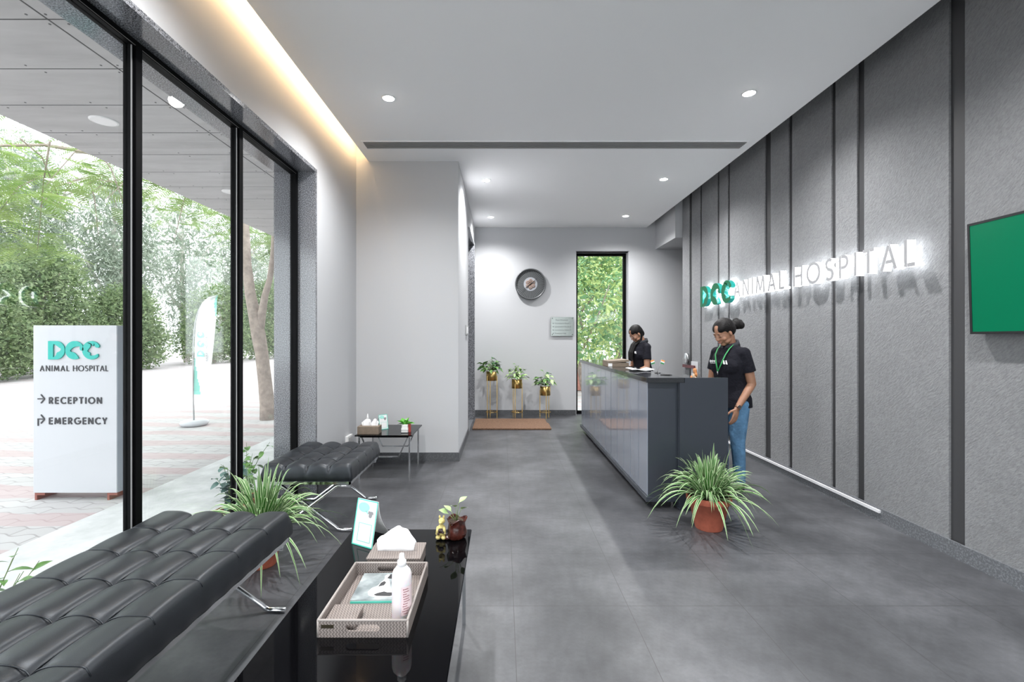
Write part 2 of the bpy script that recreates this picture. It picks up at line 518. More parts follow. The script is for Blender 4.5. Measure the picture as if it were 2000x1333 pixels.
# leather
m, nt, b = nodes('black_leather'); M['leather'] = m
v = coords(nt); f = noise(nt, v, 6, 4); f2 = noise(nt, v, 420, 3)
nt.links.new(ramp(nt, f, [(0.3, (0.004, 0.0045, 0.006)), (0.7, (0.009, 0.010, 0.013))]), b.inputs['Base Color'])
b.inputs['Roughness'].default_value = 0.42; b.inputs['Specular IOR Level'].default_value = 0.62
b.inputs['Specular Tint'].default_value = (0.86, 0.93, 1.0, 1)
bump(nt, b, f2, 0.12, 0.003)

# woven taupe covering of tray, tissue box and coaster box
m, nt, b = nodes('taupe_woven_leatherette'); M['weave'] = m
v = coords(nt, (1, 1, 1), (0, 0, 0))
sp = nt.nodes.new('ShaderNodeSeparateXYZ'); nt.links.new(v, sp.inputs[0])
s1 = math_node(nt, 'ADD', sp.outputs[0], sp.outputs[1])
zig = math_node(nt, 'PINGPONG', math_node(nt, 'ADD', sp.outputs[2], sp.outputs[1]), 0.006)
wv = math_node(nt, 'SINE', math_node(nt, 'MULTIPLY', math_node(nt, 'ADD', s1, zig), 620.0))
hc = ramp(nt, math_node(nt, 'MULTIPLY_ADD', wv, 0.5), [(0.0, (0.13, 0.108, 0.098)), (1.0, (0.31, 0.265, 0.245))])
nt.links.new(hc, b.inputs['Base Color']); b.inputs['Roughness'].default_value = 0.55
bump(nt, b, wv, 0.35, 0.0015)
M['weave_edge'] = mat('taupe_piping', (0.36, 0.32, 0.30), 0.5)

# coir mat
m, nt, b = nodes('brown_coir'); M['coir'] = m
v = coords(nt); f = noise(nt, v, 60, 6, 0.8)
nt.links.new(ramp(nt, f, [(0.3, (0.09, 0.045, 0.025)), (0.7, (0.34, 0.20, 0.125))]), b.inputs['Base Color'])
b.inputs['Roughness'].default_value = 1.0
bump(nt, b, f, 1.0, 0.02)
# ================================================================== ROOM
XL, XR, YB, YR = -1.68, 2.90, 8.62, -1.7
UP = 3.95
MB(True).box(-2.03, 4.4, YR - 0.2, 8.95, -0.1, 0.0).build('floor', M['floor'])['kind'] = 'structure'

# dropped ceiling, slab above it, and an unseen upstand added to block cove light
ce = MB(True).box(-1.54, 2.63, YR, YB, CEIL, CEIL + 0.07).build('ceiling', M['ceil']); struct(ce)
MB(True).box(-2.03, 4.4, YR - 0.2, 8.95, 3.80, 4.0).box(-1.36, -1.30, YR, YB, CEIL + 0.07, 3.80).build('slab_and_light_block', M['ceil'], ce)

# left wall with the window opening
Y0W, Y1W, ZW = -1.42, 4.22, 2.90
wl = MB(True)
wl.box(-2.03, XL, YR - 0.2, Y0W, 0, UP).box(-2.03, XL, Y1W + 0.03, 8.95, 0, UP)
wl.box(-2.03, XL, Y0W, Y1W + 0.03, ZW + 0.03, UP)
wl.build('wall_left', M['paint'])['kind'] = 'structure'
tr = MB(True)   # polished granite lining of the opening
tr.box(-2.05, XL + 0.004, Y0W, Y1W, ZW, ZW + 0.03)
tr.box(-2.05, XL + 0.004, Y1W, Y1W + 0.03, -0.2, ZW + 0.03)
tr.box(-2.05, XL + 0.004, Y0W - 0.03, Y0W, -0.2, ZW + 0.03)
tr.build('trim_1', M['granite'])['kind'] = 'structure'
MB(True).box(-2.06, -2.03, YR - 0.2, 8.95, -0.35, 0.0).build('trim_2', M['granite'])['kind'] = 'structure'
# frame of the window wall
wf = MB(True)
FX0, FX1 = -1.885, -1.835
wf.box(FX0, FX1, Y0W, Y1W, ZW - 0.035, ZW).box(FX0, FX1, Y0W, Y1W, 0.0, 0.05)
wf.box(FX0, FX1, Y1W - 0.045, Y1W, 0.05, ZW - 0.035).box(FX0, FX1, Y0W, Y0W + 0.045, 0.05, ZW - 0.035)
w1 = wf.build('window_1', M['black_metal']); struct(w1)
MULL = [(-0.45, -0.386), (0.48, 0.544), (1.405, 1.469), (2.33, 2.394), (3.25, 3.318)]
gy = Y0W + 0.045
for (a, c) in MULL:
    mo = MB(True).box(FX0 + 0.006, FX1, a, c, 0.05, ZW - 0.035)
    mo.box(FX1, FX1 + 0.012, a + 0.012, c - 0.012, 0.05, ZW - 0.035)
    mm_ = mo.build('mullion', M['black_metal'], w1)
    MB(True).box(FX1 - 0.004, FX1 + 0.0015, a - 0.003, a + 0.001, 0.05, ZW - 0.04).build('gasket_highlight', M['gasket_highlight'], mm_)
    MB(True).box(-1.866, -1.856, gy, a, 0.05, ZW - 0.035).build('pane', M['glass'], w1)
    gy = c
MB(True).box(-1.866, -1.856, gy, Y1W - 0.045, 0.05, ZW - 0.035).build('pane', M['glass'], w1)
MB(True).box(FX1 - 0.001, FX1 + 0.0015, Y0W, Y1W - 0.04, ZW - 0.030, ZW - 0.027).build('gasket_highlight', M['gasket_highlight'], w1)

# wall block that steps into the room, with the corridor doorway in its side
RB, RX = 5.40, -0.51
wr = MB(True)
wr.box(XL, RX, RB, RB + 0.15, 0, UP)
wr.box(RX - 0.22, RX, RB + 0.15, 6.90, 0, CEIL).box(RX - 0.22, RX, 8.14, YB, 0, CEIL)
wr.box(RX - 0.22, RX, 6.90, 8.14, 3.05, CEIL)
wr.build('wall_return', M['paint'])['kind'] = 'structure'
tr = MB(True)
tr.box(RX - 0.24, RX + 0.025, 8.11, 8.14, 0, 3.05).box(RX - 0.24, RX + 0.006, 6.90, 6.925, 0, 3.05)
tr.box(RX - 0.24, RX + 0.02, 6.925, 8.11, 3.02, 3.05)
tr.build('trim_3', M['granite'])['kind'] = 'structure'
MB(True).box(RX - 0.30, RX + 0.0, 6.925, 8.11, 0.0, 0.012).build('trim_4', M['granite_base'])['kind'] = 'structure'

# back wall with tall window
BX0, BX1, BZ = 1.345, 2.30, 3.0
wb = MB(True)
wb.box(XL, BX0, YB, 8.95, 0, UP).box(BX1, 4.4, YB, 8.95, 0, UP).box(BX0, BX1, YB, 8.95, BZ, UP)
wb.build('wall_back', M['paint'])['kind'] = 'structure'
fr2 = MB(True)
fr2.box(BX0, BX0 + 0.05, 8.79, 8.85, 0, BZ).box(BX1 - 0.055, BX1, 8.79, 8.85, 0, BZ)
fr2.box(BX0 + 0.05, BX1 - 0.055, 8.79, 8.85, BZ - 0.05, BZ).box(BX0 + 0.05, BX1 - 0.055, 8.79, 8.85, 0, 0.06)
w2 = fr2.build('window_2', M['black_metal']); struct(w2)
MB(True).box(BX0 + 0.05, BX1 - 0.055, 8.815, 8.825, 0.06, BZ - 0.05).build('pane', M['glass'], w2)
MB(True).box(BX0 - 0.012, BX1 + 0.012, YB - 0.008, YB + 0.12, BZ, BZ + 0.012).build('trim_5', M['coping'])['kind'] = 'structure'

# right feature wall: dark grooves between stucco panels
GR = [(1346.5, 1351), (1367.5, 1370.5), (1401, 1404.5), (1421.5, 1425), (1493.5, 1505), (1540, 1547),
      (1623.5, 1631.5), (1673.5, 1687.5), (1853, 1884)]
YE = 7.60
wright = MB(True).box(XR + 0.018, 3.06, YR - 0.2, YE, 0, UP).box(3.06, 4.4, YE - 0.15, YE, 0, UP).box(4.25, 4.4, YE, YB, 0, UP).build('wall_right', M['groove']); struct(wright)
gy = [(2.9 * 920 / (b_ - 982), 2.9 * 920 / (a_ - 982)) for (a_, b_) in GR]   # (near Y, far Y)
gy.sort()
edges = [YR]
for k in range(2):
    gy.insert(0, (gy[0][0] - (1.25 if k == 0 else 0.9), gy[0][0] - (1.25 if k == 0 else 0.9) + 0.10))
for (a_, b_) in gy: edges += [a_, b_]
edges.append(YE)
for k in range(0, len(edges), 2):
    MB(True).box(XR, XR + 0.018, edges[k], edges[k+1], 0.10, UP).build('stucco_panel', M['stucco'], wright, bevel=0.003)
MB(True).box(XR - 0.012, XR, YR, YE, 0, 0.105).build('baseboard_right', M['granite_base'])['kind'] = 'structure'
MB(True).box(XR - 0.026, XR - 0.012, 3.60, 7.2, 0.070, 0.092).build('trim_6', M['white_sill'])['kind'] = 'structure'

MB(True).box(XL, RX + 0.012, RB - 0.012, RB, 0, 0.10).box(RX, RX + 0.012, RB, 6.9, 0, 0.10).build('baseboard_return', M['granite_dark'])['kind'] = 'structure'
MB(True).box(RX, BX0 - 0.01, YB - 0.012, YB, 0, 0.10).build('baseboard_back', M['granite_dark'])['kind'] = 'structure'
MB(True).box(XL, XL + 0.012, Y1W + 0.035, RB - 0.012, 0, 0.10).build('baseboard_left', M['granite_dark'])['kind'] = 'structure'
# unseen glazed front, added behind the viewer to let in fill daylight
wf3 = MB(True).box(-2.03, -1.5, YR - 0.2, YR, 0, UP).box(2.7, 3.06, YR - 0.2, YR, 0, UP).box(-1.5, 2.7, YR - 0.2, YR, 3.2, UP)
struct(wf3.build('wall_front', M['paint']))
f3 = MB(True).box(-1.5, 2.7, YR - 0.15, YR - 0.1, 3.15, 3.2).box(-1.5, 2.7, YR - 0.15, YR - 0.1, 0, 0.05)
for x in (-1.5, -0.12, 1.27, 2.65): f3.box(x, x + 0.05, YR - 0.15, YR - 0.1, 0.05, 3.15)
w3 = f3.build('added_fill_window', M['black_metal']); struct(w3)
for x in (-1.5, -0.12, 1.27): MB(True).box(x + 0.05, x + 1.39 - 0.01, YR - 0.13, YR - 0.12, 0.05, 3.15).build('pane', M['glass'], w3)
MB(True).box(2.79, 4.25, 7.62, YB, 3.04, UP).build('trim_7', M['paint'])['kind'] = 'structure'

# linear air vent in the ceiling
vt = thing('air_vent', 'long grey linear air slot across the ceiling', 'vent', (0.54, 4.95, CEIL))
f = MB(True)
f.box(-1.46, 2.54, 4.84, 4.855, CEIL - 0.006, CEIL).box(-1.46, 2.54, 5.035, 5.05, CEIL - 0.006, CEIL)
f.box(-1.46, -1.445, 4.855, 5.035, CEIL - 0.006, CEIL).box(2.525, 2.54, 4.855, 5.035, CEIL - 0.006, CEIL)
f.build('frame', M['ceil'], vt)
MB(True).box(-1.445, 2.525, 4.855, 5.035, CEIL - 0.001, CEIL).build('backing', M['grey_plastic'], vt)
for y in (4.89, 4.92, 4.95, 4.98, 5.01):
    MB(True).obox((0.54, y, CEIL - 0.003), (3.97, 0.016, 0.003), rotm(0.6, 0, 0)).build('slat', M['grey_plastic'], vt)

# recessed downlights
dlab = ['round lit downlight in the ceiling near the cove, left of centre', 'round lit downlight nearest the dark striped wall',
        'round lit downlight just beyond the air slot, left side', 'round lit downlight just beyond the air slot, right side',
        'small round downlight above the clock, farthest left', 'small round downlight farthest right, above the tall window',
        ]
dl = None
for k, (x, y) in enumerate(SEEN_AND_ADDED_DOWNLIGHTS):
    lab = dlab[k] if k < len(dlab) else 'added unseen beam in the ceiling behind the viewer'
    if dl is None:
        dl = thing('ceiling_downlight', lab, 'ceiling light', (x, y, CEIL), group='recessed ceiling downlights')
        MB().lathe([(0.058, 0), (0.058, -0.004), (0.048, -0.006), (0.048, 0)], cap=False, seg=32).build('trim_ring', M['white_plastic'], dl)
        MB().lathe([(0.047, -0.004), (0.036, -0.010), (0.018, -0.013), (0.0, -0.014)], seg=32, cap=False).build('diffuser', M['lamp'], dl)
    elif k < len(dlab):
        dup(dl, (x, y, CEIL), label=lab)
    else:
        pass

# ================================================================== EXTERIOR
GZ = -0.20
struct(MB(True).box(-60, 30, -20, 60, GZ - 0.35, GZ - 0.02).build('ground_outside', M['pavers']))
struct(MB(True).box(-3.7, 14, -18, YR - 0.25, GZ - 0.02, GZ).build('bounce_ground', M['apron']))  # unseen pale ground, added to bounce daylight up to the ceiling
struct(MB(True).box(-18.2, -3.73, -12, 60, GZ - 0.02, GZ).build('paved_yard', M['pavers']))
struct(MB(True).box(-3.73, -2.06, -8, 40, GZ - 0.02, GZ + 0.004).build('apron_strip', M['apron']))
# canopy soffit
cs = MB(True).box(-4.47, -2.03, -9, 34, 3.40, 3.62).build('canopy', M['soffit']); struct(cs)
sc = MB(True)
for k in range(-2, 40):
    y = 2.94 + 0.54 * k
    for x in (-2.55, -2.78, -2.90, -3.45, -4.0, -4.3):
        for s_ in (-1, 1):
            sc.cyl((x + s_ * 0.03, y + s_ * 0.045, 3.40), 0.008, -0.002, 0.002, 6)
o = sc.build('fixing_screw', M['dark_print'], cs); o['kind'] = 'stuff'
cl = thing('canopy_light', 'round unlit white light in the outdoor canopy, nearer one', 'ceiling light', (-3.65, 4.31, 3.40), group='canopy lights')
MB().lathe([(0.11, 0), (0.11, -0.006), (0.095, -0.01)], cap=False, seg=32).build('trim_ring', M['white_plastic'], cl)
MB().lathe([(0.0, -0.009), (0.095, -0.009)], seg=32, cap=False).build('diffuser', M['white_plastic'], cl)
dup(cl, (-3.69, 6.39, 3.40), label='round white light in the outdoor canopy, farther one by the second mullion')
# ---------------------------------------------------------------- lettering in own strokes
def arc(cx, cy, rx, ry, a0, a1, n=14):
    return [(cx + rx*math.cos(math.radians(a0 + (a1-a0)*k/n)), cy + ry*math.sin(math.radians(a0 + (a1-a0)*k/n))) for k in range(n+1)]
GLY = {
 'A': (0.76, [[(0.05,0),(0.38,0.96)],[(0.38,0.96),(0.71,0)],[(0.17,0.32),(0.59,0.32)]]),
 'N': (0.72, [[(0.06,0),(0.06,1)],[(0.08,0.96),(0.64,0.04)],[(0.66,0),(0.66,1)]]),
 'I': (0.14, [[(0.07,0),(0.07,1)]]),
 'M': (0.90, [[(0.05,0),(0.14,0.97)],[(0.14,0.97),(0.45,0.14)],[(0.45,0.14),(0.76,0.97)],[(0.76,0.97),(0.85,0)]]),
 'L': (0.46, [[(0.06,0),(0.06,1)],[(0.06,0.055),(0.46,0.055)]]),
 'H': (0.72, [[(0.06,0),(0.06,1)],[(0.66,0),(0.66,1)],[(0.06,0.52),(0.66,0.52)]]),
 'O': (1.00, [arc(0.5,0.5,0.445,0.455,0,360,28)]),
 'S': (0.58, [arc(0.29,0.73,0.21,0.215,50,245,12) + arc(0.28,0.275,0.23,0.225,75,-140,14)]),
 'P': (0.56, [[(0.06,0),(0.06,1)],[(0.06,0.945)] + arc(0.26,0.705,0.24,0.24,90,-90,12) + [(0.06,0.465)]]),
 'T': (0.60, [[(0.30,0),(0.30,0.95)],[(0,0.945),(0.60,0.945)]]),
 'R': (0.60, [[(0.06,0),(0.06,1)],[(0.06,0.945)] + arc(0.27,0.705,0.24,0.24,90,-90,12) + [(0.06,0.465)],[(0.24,0.46),(0.56,0)]]),
 'E': (0.52, [[(0.06,0),(0.06,1)],[(0.06,0.945),(0.52,0.945)],[(0.06,0.52),(0.50,0.52)],[(0.06,0.055),(0.52,0.055)]]),
 'C': (0.80, [arc(0.5,0.5,0.44,0.455,48,312,22)]),
 'G': (0.96, [arc(0.5,0.5,0.44,0.455,48,345,24) + [(0.92,0.47),(0.56,0.47)]]),
 'Y': (0.64, [[(0.32,0),(0.32,0.46)],[(0.32,0.45),(0.03,1)],[(0.32,0.45),(0.61,1)]]),
 '>': (0.62, [[(0,0.5),(0.58,0.5)],[(0.30,0.88),(0.62,0.5)],[(0.62,0.5),(0.30,0.12)]]),
 '^': (0.62, [[(0.05,-0.1),(0.05,0.5)],[(0.0,0.5),(0.58,0.5)],[(0.30,0.88),(0.62,0.5)],[(0.62,0.5),(0.30,0.12)]]),
 ' ': (0.30, []),
}
def stroke(mb, pl, t, d0, d1, Mx, mi=0, side_mi=None):
    """polyline thickened to t and extruded d0..d1, placed with matrix Mx"""
    n = len(pl); closed = n > 3 and abs(pl[0][0]-pl[-1][0]) < 1e-6 and abs(pl[0][1]-pl[-1][1]) < 1e-6
    P = [Vector((p[0], p[1])) for p in pl]
    if closed: P = P[:-1]; n -= 1
    L, Rr = [], []
    for i in range(n):
        a = P[i-1] if (i > 0 or closed) else None
        b_ = P[(i+1) % n] if (i < n-1 or closed) else None
        d1_ = (P[i]-a).normalized() if a is not None else None
        d2_ = (b_-P[i]).normalized() if b_ is not None else None
        if d1_ is None: d1_ = d2_
        if d2_ is None: d2_ = d1_
        t_ = d1_ + d2_
        t_ = d1_ if t_.length < 1e-5 else t_.normalized()
        nn = Vector((-t_.y, t_.x)); k = 1.0 / max(0.5, nn.dot(Vector((-d1_.y, d1_.x))))
        L.append(P[i] + nn*t/2*k); Rr.append(P[i] - nn*t/2*k)
    ribbon(mb, L, Rr, closed, d0, d1, Mx, mi, side_mi)

def ribbon(mb, L, Rr, closed, d0, d1, Mx, mi=0, side_mi=None):
    n = len(L); sm = mi if side_mi is None else side_mi
    vs = []
    for q in (d0, d1):
        for A in (L, Rr):
            for p in A: vs.append(Mx @ Vector((p[0], p[1], q)))
    b_ = len(mb.v); mb.v += [tuple(v) for v in vs]
    def F(ix, m): mb.f.append([b_+i for i in ix]); mb.m.append(m); mb.sm.append(False)
    m = n if closed else n-1
    for i in range(m):
        j = (i+1) % n
        F((i, j, n+j, n+i), mi); F((2*n+i, 3*n+i, 3*n+j, 2*n+j), mi)
        F((i, 2*n+i, 2*n+j, j), sm); F((n+i, n+j, 3*n+j, 3*n+i), sm)
    if not closed:
        F((0, n, 3*n, 2*n), sm); F((n-1, 3*n-1, 4*n-1, 2*n-1), sm)

def word_width(w, h, sp): return sum(GLY[c][0]*h + sp for c in w) - sp
def word(mb, w, h, t, sp, d0, d1, Mx, mi=0, side_mi=None):
    x = 0
    for c in w:
        gw, pls = GLY[c]
        for k, pl in enumerate(pls):
            stroke(mb, [(x + p[0]*h, p[1]*h) for p in pl], t, d0, d1 + k*2e-4, Mx, mi, side_mi)
        x += gw*h + sp

# the logo letters D C C with animal heads in their openings; unit height 1
def logo_D():
    n = 26
    outer = [(0,0),(0,0.25),(0,0.5),(0,0.75),(0,1)] + arc(0.42,0.5,0.48,0.5,88,-88,20)
    inner = [(0.27,0.13),(0.27,0.30),(0.27,0.5),(0.27,0.70),(0.30,0.84)]
    sh = [(0.36,0.82),(0.40,0.78),(0.45,0.76),(0.50,0.72),(0.56,0.68),(0.60,0.64),(0.64,0.62),(0.68,0.60),(0.70,0.57),(0.69,0.53),
          (0.68,0.49),(0.64,0.45),(0.60,0.43),(0.54,0.40),(0.49,0.38),(0.46,0.34),(0.45,0.28),(0.42,0.22),(0.38,0.18),(0.33,0.15),(0.30,0.13)]
    return outer, inner + sh, True
def logo_C1():
    outer = arc(0.5,0.5,0.5,0.5,-2,292,24)
    inner = [(0.84,0.48),(0.80,0.53),(0.78,0.60),(0.80,0.68),(0.73,0.72),(0.66,0.70),(0.58,0.70),(0.50,0.68),(0.42,0.64),(0.36,0.60),
             (0.32,0.56),(0.28,0.51),(0.27,0.47),(0.29,0.43),(0.33,0.41),(0.38,0.40),(0.44,0.38),(0.50,0.35),(0.55,0.31),(0.60,0.27),
             (0.64,0.22),(0.67,0.17),(0.70,0.12),(0.72,0.07),(0.73,0.05)]
    return outer, inner, False
def logo_C2():
    outer = arc(0.5,0.5,0.5,0.5,28,318,24)
    inner = [(0.88,0.64),(0.78,0.64),(0.70,0.68),(0.68,0.80),(0.64,0.88),(0.61,0.78),(0.58,0.72),(0.54,0.80),(0.47,0.88),(0.45,0.78),
             (0.44,0.70),(0.40,0.63),(0.34,0.57),(0.29,0.50),(0.28,0.44),(0.33,0.40),(0.40,0.38),(0.43,0.32),(0.42,0.24),(0.48,0.20),
             (0.56,0.22),(0.64,0.22),(0.72,0.24),(0.80,0.29),(0.86,0.30)]
    return outer, inner, False
def logo(mb, k, h, d0, d1, Mx, x0=0.0, mi=0, side_mi=None):
    o_, i_, cl_ = (logo_D, logo_C1, logo_C2)[k]()
    s_ = lambda P: [(x0 + p[0]*h, p[1]*h) for p in P]
    ribbon(mb, s_(o_), s_(i_), cl_, d0, d1, Mx, mi, side_mi)

def text_mesh(body, size, Mx, mats, name, parent, extrude=0.0005, align='LEFT', sx=1.0):
    cu = bpy.data.curves.new('t', 'FONT'); cu.body = body; cu.size = size; cu.extrude = extrude
    cu.align_x = align; cu.resolution_u = 2
    to = bpy.data.objects.new('t', cu); COL.objects.link(to)
    dg = bpy.context.evaluated_depsgraph_get()
    me = bpy.data.meshes.new_from_object(to.evaluated_get(dg))
    bpy.data.objects.remove(to); bpy.data.curves.remove(cu)
    me.transform(Mx @ Matrix.Diagonal((sx, 1, 1, 1)))
    me.name = name; me.materials.clear(); me.materials.append(mats)
    o = bpy.data.objects.new(name, me); COL.objects.link(o)
    if parent: o.parent = parent
    return o

def frame(origin, u, w):
    """matrix with local x=u, local y=w (up), local z = u x w"""
    u = Vector(u).normalized(); w = Vector(w).normalized(); z = u.cross(w)
    m_ = Matrix((( u.x, w.x, z.x, origin[0]), (u.y, w.y, z.y, origin[1]), (u.z, w.z, z.z, origin[2]), (0,0,0,1)))
    return m_

# ---------------------------------------------------------------- pylon sign outside
def P(x, y, Y):
    """world point seen at photo pixel (x, y) at depth Y"""
    return Vector(((x-982)*Y/920, Y, CZ - (y-662)*Y/920))
PY = 4.67
py = thing('sign_pylon', 'white freestanding reception and emergency sign box outside the window', 'sign', (-4.24, 4.8, GZ))
MB(True).box(-4.655, -3.827, PY, PY + 0.25, -0.125, 1.537).build('panel_box', [M['white_panel']], py, bevel=0.004)
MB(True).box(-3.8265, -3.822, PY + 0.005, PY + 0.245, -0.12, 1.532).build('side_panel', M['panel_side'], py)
for (xa, xb) in ((-4.65, -4.55), (-3.93, -3.83)):
    MB(True).box(xa, xa + 0.022, PY+0.01, PY + 0.24, GZ, -0.125).box(xa + 0.022, xb, PY + 0.01, PY + 0.03, -0.15, -0.125).build('foot', M['rust'], py)
sc_ = PY / 920
def pylon_frame(x, y): 
    p = P(x, y, PY); return frame((p.x, p.y - 0.001, p.z), (1,0,0), (0,0,1))
for k, x in enumerate((96, 129.5, 162.5)):
    mb = MB(True); logo(mb, k, 36*sc_, 0.0, 0.012, pylon_frame(x, 702.5)); mb.build('logo_letter', M['cyan_teal'], py)
for (w_, x0, wid) in (('ANIMAL', 78.5, 57.0), ('HOSPITAL', 143.0, 68.5)):
    mb = MB(True); h_ = 11.2*sc_; ww = word_width(w_, h_, 0)
    word(mb, w_, h_, 1.4*sc_, (wid*sc_ - ww)/(len(w_)-1), 0, 0.004, pylon_frame(x0, 725.5)); mb.build('lettering', M['dark_print'], py)
for (w_, yb, x0, wid, h, t) in (('RECEPTION', 789, 96.5, 102.5, 12.6, 2.4), ('EMERGENCY', 829, 96.5, 112.5, 12.8, 2.4)):
    mb = MB(True); h_ = h*sc_; ww = word_width(w_, h_, 0)
    word(mb, w_, h_, t*sc_, (wid*sc_ - ww)/8, 0, 0.005, pylon_frame(x0, yb)); mb.build('lettering', M['dark_print'], py)
for (g, yb) in (('>', 789.5), ('^', 829)):
    mb = MB(True); word(mb, g, 17*sc_*1.3, 2.2*sc_, 0, 0, 0.005, pylon_frame(74, yb + 1)); mb.build('arrow', M['dark_print'], py)

# ---------------------------------------------------------------- feather flag
FY = 8.69
fl = thing('feather_flag', 'white feather banner with teal corners on round base in the yard', 'flag', (-5.67, FY, GZ))
pole = [P(379, 826, FY), P(377.5, 780, FY), P(377, 740, FY), P(377, 700, FY), P(378, 660, FY), P(381, 630, FY), P(387, 607, FY), P(396, 591, FY), P(408, 581, FY), P(424, 577, FY)]
MB(True).tube(pole, [0.014,0.013,0.012,0.011,0.010,0.009,0.008,0.007,0.006,0.005], 8).build('pole', M['grey_plastic'], fl)
left_e = [(378,771),(377.5,740),(377.5,700),(378.5,660),(381.5,630),(387.5,607),(396.5,591.5),(408,582),(423,577.5)]
right_e = [(408,772),(411,745),(414,710),(417,672),(419,640),(420.5,618),(421.5,600),(422.5,588),(424.5,578)]
mb = MB(True); vs = []; nu = 16; rows = []
for i in range(len(left_e)-1):
    for q in range(5):
        f = q/5; rows.append([left_e[i][a]*(1-f)+left_e[i+1][a]*f for a in (0,1)] + [right_e[i][a]*(1-f)+right_e[i+1][a]*f for a in (0,1)])
rows.append(list(left_e[-1]) + list(right_e[-1])); nr = len(rows)
for i, r in enumerate(rows):
    for k in range(nu + 1):
        t = k / nu; p = P(r[0] + (r[2]-r[0])*t, r[1] + (r[3]-r[1])*t, FY)
        p.y += 0.03 * math.sin(t*PI*1.5 + i*0.12) * min(1, i*0.08+0.2); vs.append(p)
for i in range(nr-1):
    for k in range(nu):
        s_, t = i/nr, k/nu
        q = (i*(nu+1)+k, i*(nu+1)+k+1, (i+1)*(nu+1)+k+1, (i+1)*(nu+1)+k)
        teal = (t < 0.42*(1 - s_/0.22)) or (s_ > 0.52 and t > 1.02 - 0.55*(s_-0.52)/0.48)
        mb.add([vs[a] for a in q], [(0,1,2,3)], 1 if teal else 0, False)
o = mb.build('banner', [M['flag'], M['flag_teal']], fl)
md = o.modifiers.new('solid', 'SOLIDIFY'); md.thickness = 0.003
fsc = FY/920
for k, yb in enumerate((697, 679, 661)):
    mb = MB(True); p = P(402, yb, FY); logo(mb, k, 13.5*fsc, 0.055, 0.058, frame((p.x, p.y, p.z), (0,0,1), (-1,0,0))); mb.build('logo_letter', M['flag_teal'], fl)
for (w_, yb) in (('ANIMAL', 706), ('HOSPITAL', 681)):
    mb = MB(True); p = P(409, yb, FY); word(mb, w_, 4.0*fsc, 0.6*fsc, 0.9*fsc, 0.055, 0.057, frame((p.x, p.y, p.z), (0,0,1), (-1,0,0))); mb.build('lettering', M['grey_print'], fl)
MB(True).lathe([(0.10,0.0),(0.20,0.01),(0.235,0.05),(0.22,0.09),(0.15,0.115),(0.05,0.11),(0.0,0.10)], (-5.69, FY, GZ), 28).build('water_base', M['white_panel'], fl)

# ---------------------------------------------------------------- trees
def leaf_cloud(name, blobs, n, size, m_, parent, seed, asp=0.5, droop=0.0, core=0):
    """blobs: (centre, radii) ; small folded leaves scattered through them"""
    rnd = random.Random(seed); mb = MB(True)
    tot = sum(b_[1][0]*b_[1][1]*b_[1][2] for b_ in blobs)
    vs = []; fs = []; mi = []
    for (c, r) in blobs:
        k_ = int(n * r[0]*r[1]*r[2] / tot); kc = int(core * r[0]*r[1]*r[2] / tot)
        for it in range(k_ + kc):
            big = it >= k_
            while True:
                p = Vector((rnd.uniform(-1,1), rnd.uniform(-1,1), rnd.uniform(-1,1)))
                l = p.length
                if l < 1 and rnd.random() < 0.25 + l: break
            if big: p = p*0.82
            p = Vector((c[0] + p.x*r[0], c[1] + p.y*r[1], c[2] + p.z*r[2]))
            d = Vector((rnd.gauss(0,1), rnd.gauss(0,1), rnd.gauss(0,0.7) - droop)).normalized()
            s_ = d.cross(Vector((rnd.gauss(0,1), rnd.gauss(0,1), rnd.gauss(0,1)))).normalized()
            L = size * rnd.uniform(0.6, 1.3) * (2.4 if big else 1.0); W = L*asp*0.5; nn = d.cross(s_)*W*0.5
            b0 = len(vs)
            vs += [tuple(p), tuple(p + d*L*0.5 + s_*W + nn), tuple(p + d*L), tuple(p + d*L*0.5 - s_*W + nn)]
            fs.append((b0, b0+1, b0+2)); fs.append((b0, b0+2, b0+3)); q = rnd.randrange(2 if isinstance(m_, (list,tuple)) else 1); mi += [q, q]
    mb.v = vs; mb.f = fs; mb.m = mi; mb.sm = [False]*len(fs)
    return mb.build(name, m_, parent)

def lmat(name, col, tl=0.35):
    m_, nt, b = nodes(name); v = coords(nt); f = noise(nt, v, 2.0, 3)
    c = ramp(nt, f, [(0.3, tuple(x*0.75 for x in col)), (0.7, tuple(min(1, x*1.25) for x in col))])
    nt.links.new(c, b.inputs['Base Color']); b.inputs['Roughness'].default_value = 0.55
    t_ = nt.nodes.new('ShaderNodeBsdfTranslucent'); nt.links.new(c, t_.inputs[0])
    mx = nt.nodes.new('ShaderNodeMixShader'); mx.inputs[0].default_value = tl
    o_ = nt.nodes['Material Output']
    nt.links.new(b.outputs[0], mx.inputs[1]); nt.links.new(t_.outputs[0], mx.inputs[2]); nt.links.new(mx.outputs[0], o_.inputs[0])
    return m_
LM = {
 'fresh': [lmat('fresh_feather_leaf', (0.20, 0.32, 0.08)), lmat('yellow_green_feather_leaf', (0.33, 0.45, 0.14))],
 'grey': [lmat('grey_green_leaf', (0.27, 0.33, 0.25)), lmat('silver_green_leaf', (0.42, 0.47, 0.38))],
 'hedge': [lmat('dark_hedge_leaf', (0.14, 0.21, 0.09)), lmat('mid_hedge_leaf', (0.27, 0.35, 0.17))],
 'lit': [lmat('pale_yellow_green_leaf', (0.55, 0.66, 0.28)), lmat('cool_green_leaf', (0.22, 0.40, 0.20))],  # pale yellow-green and cool green leaves, mixed at random
}
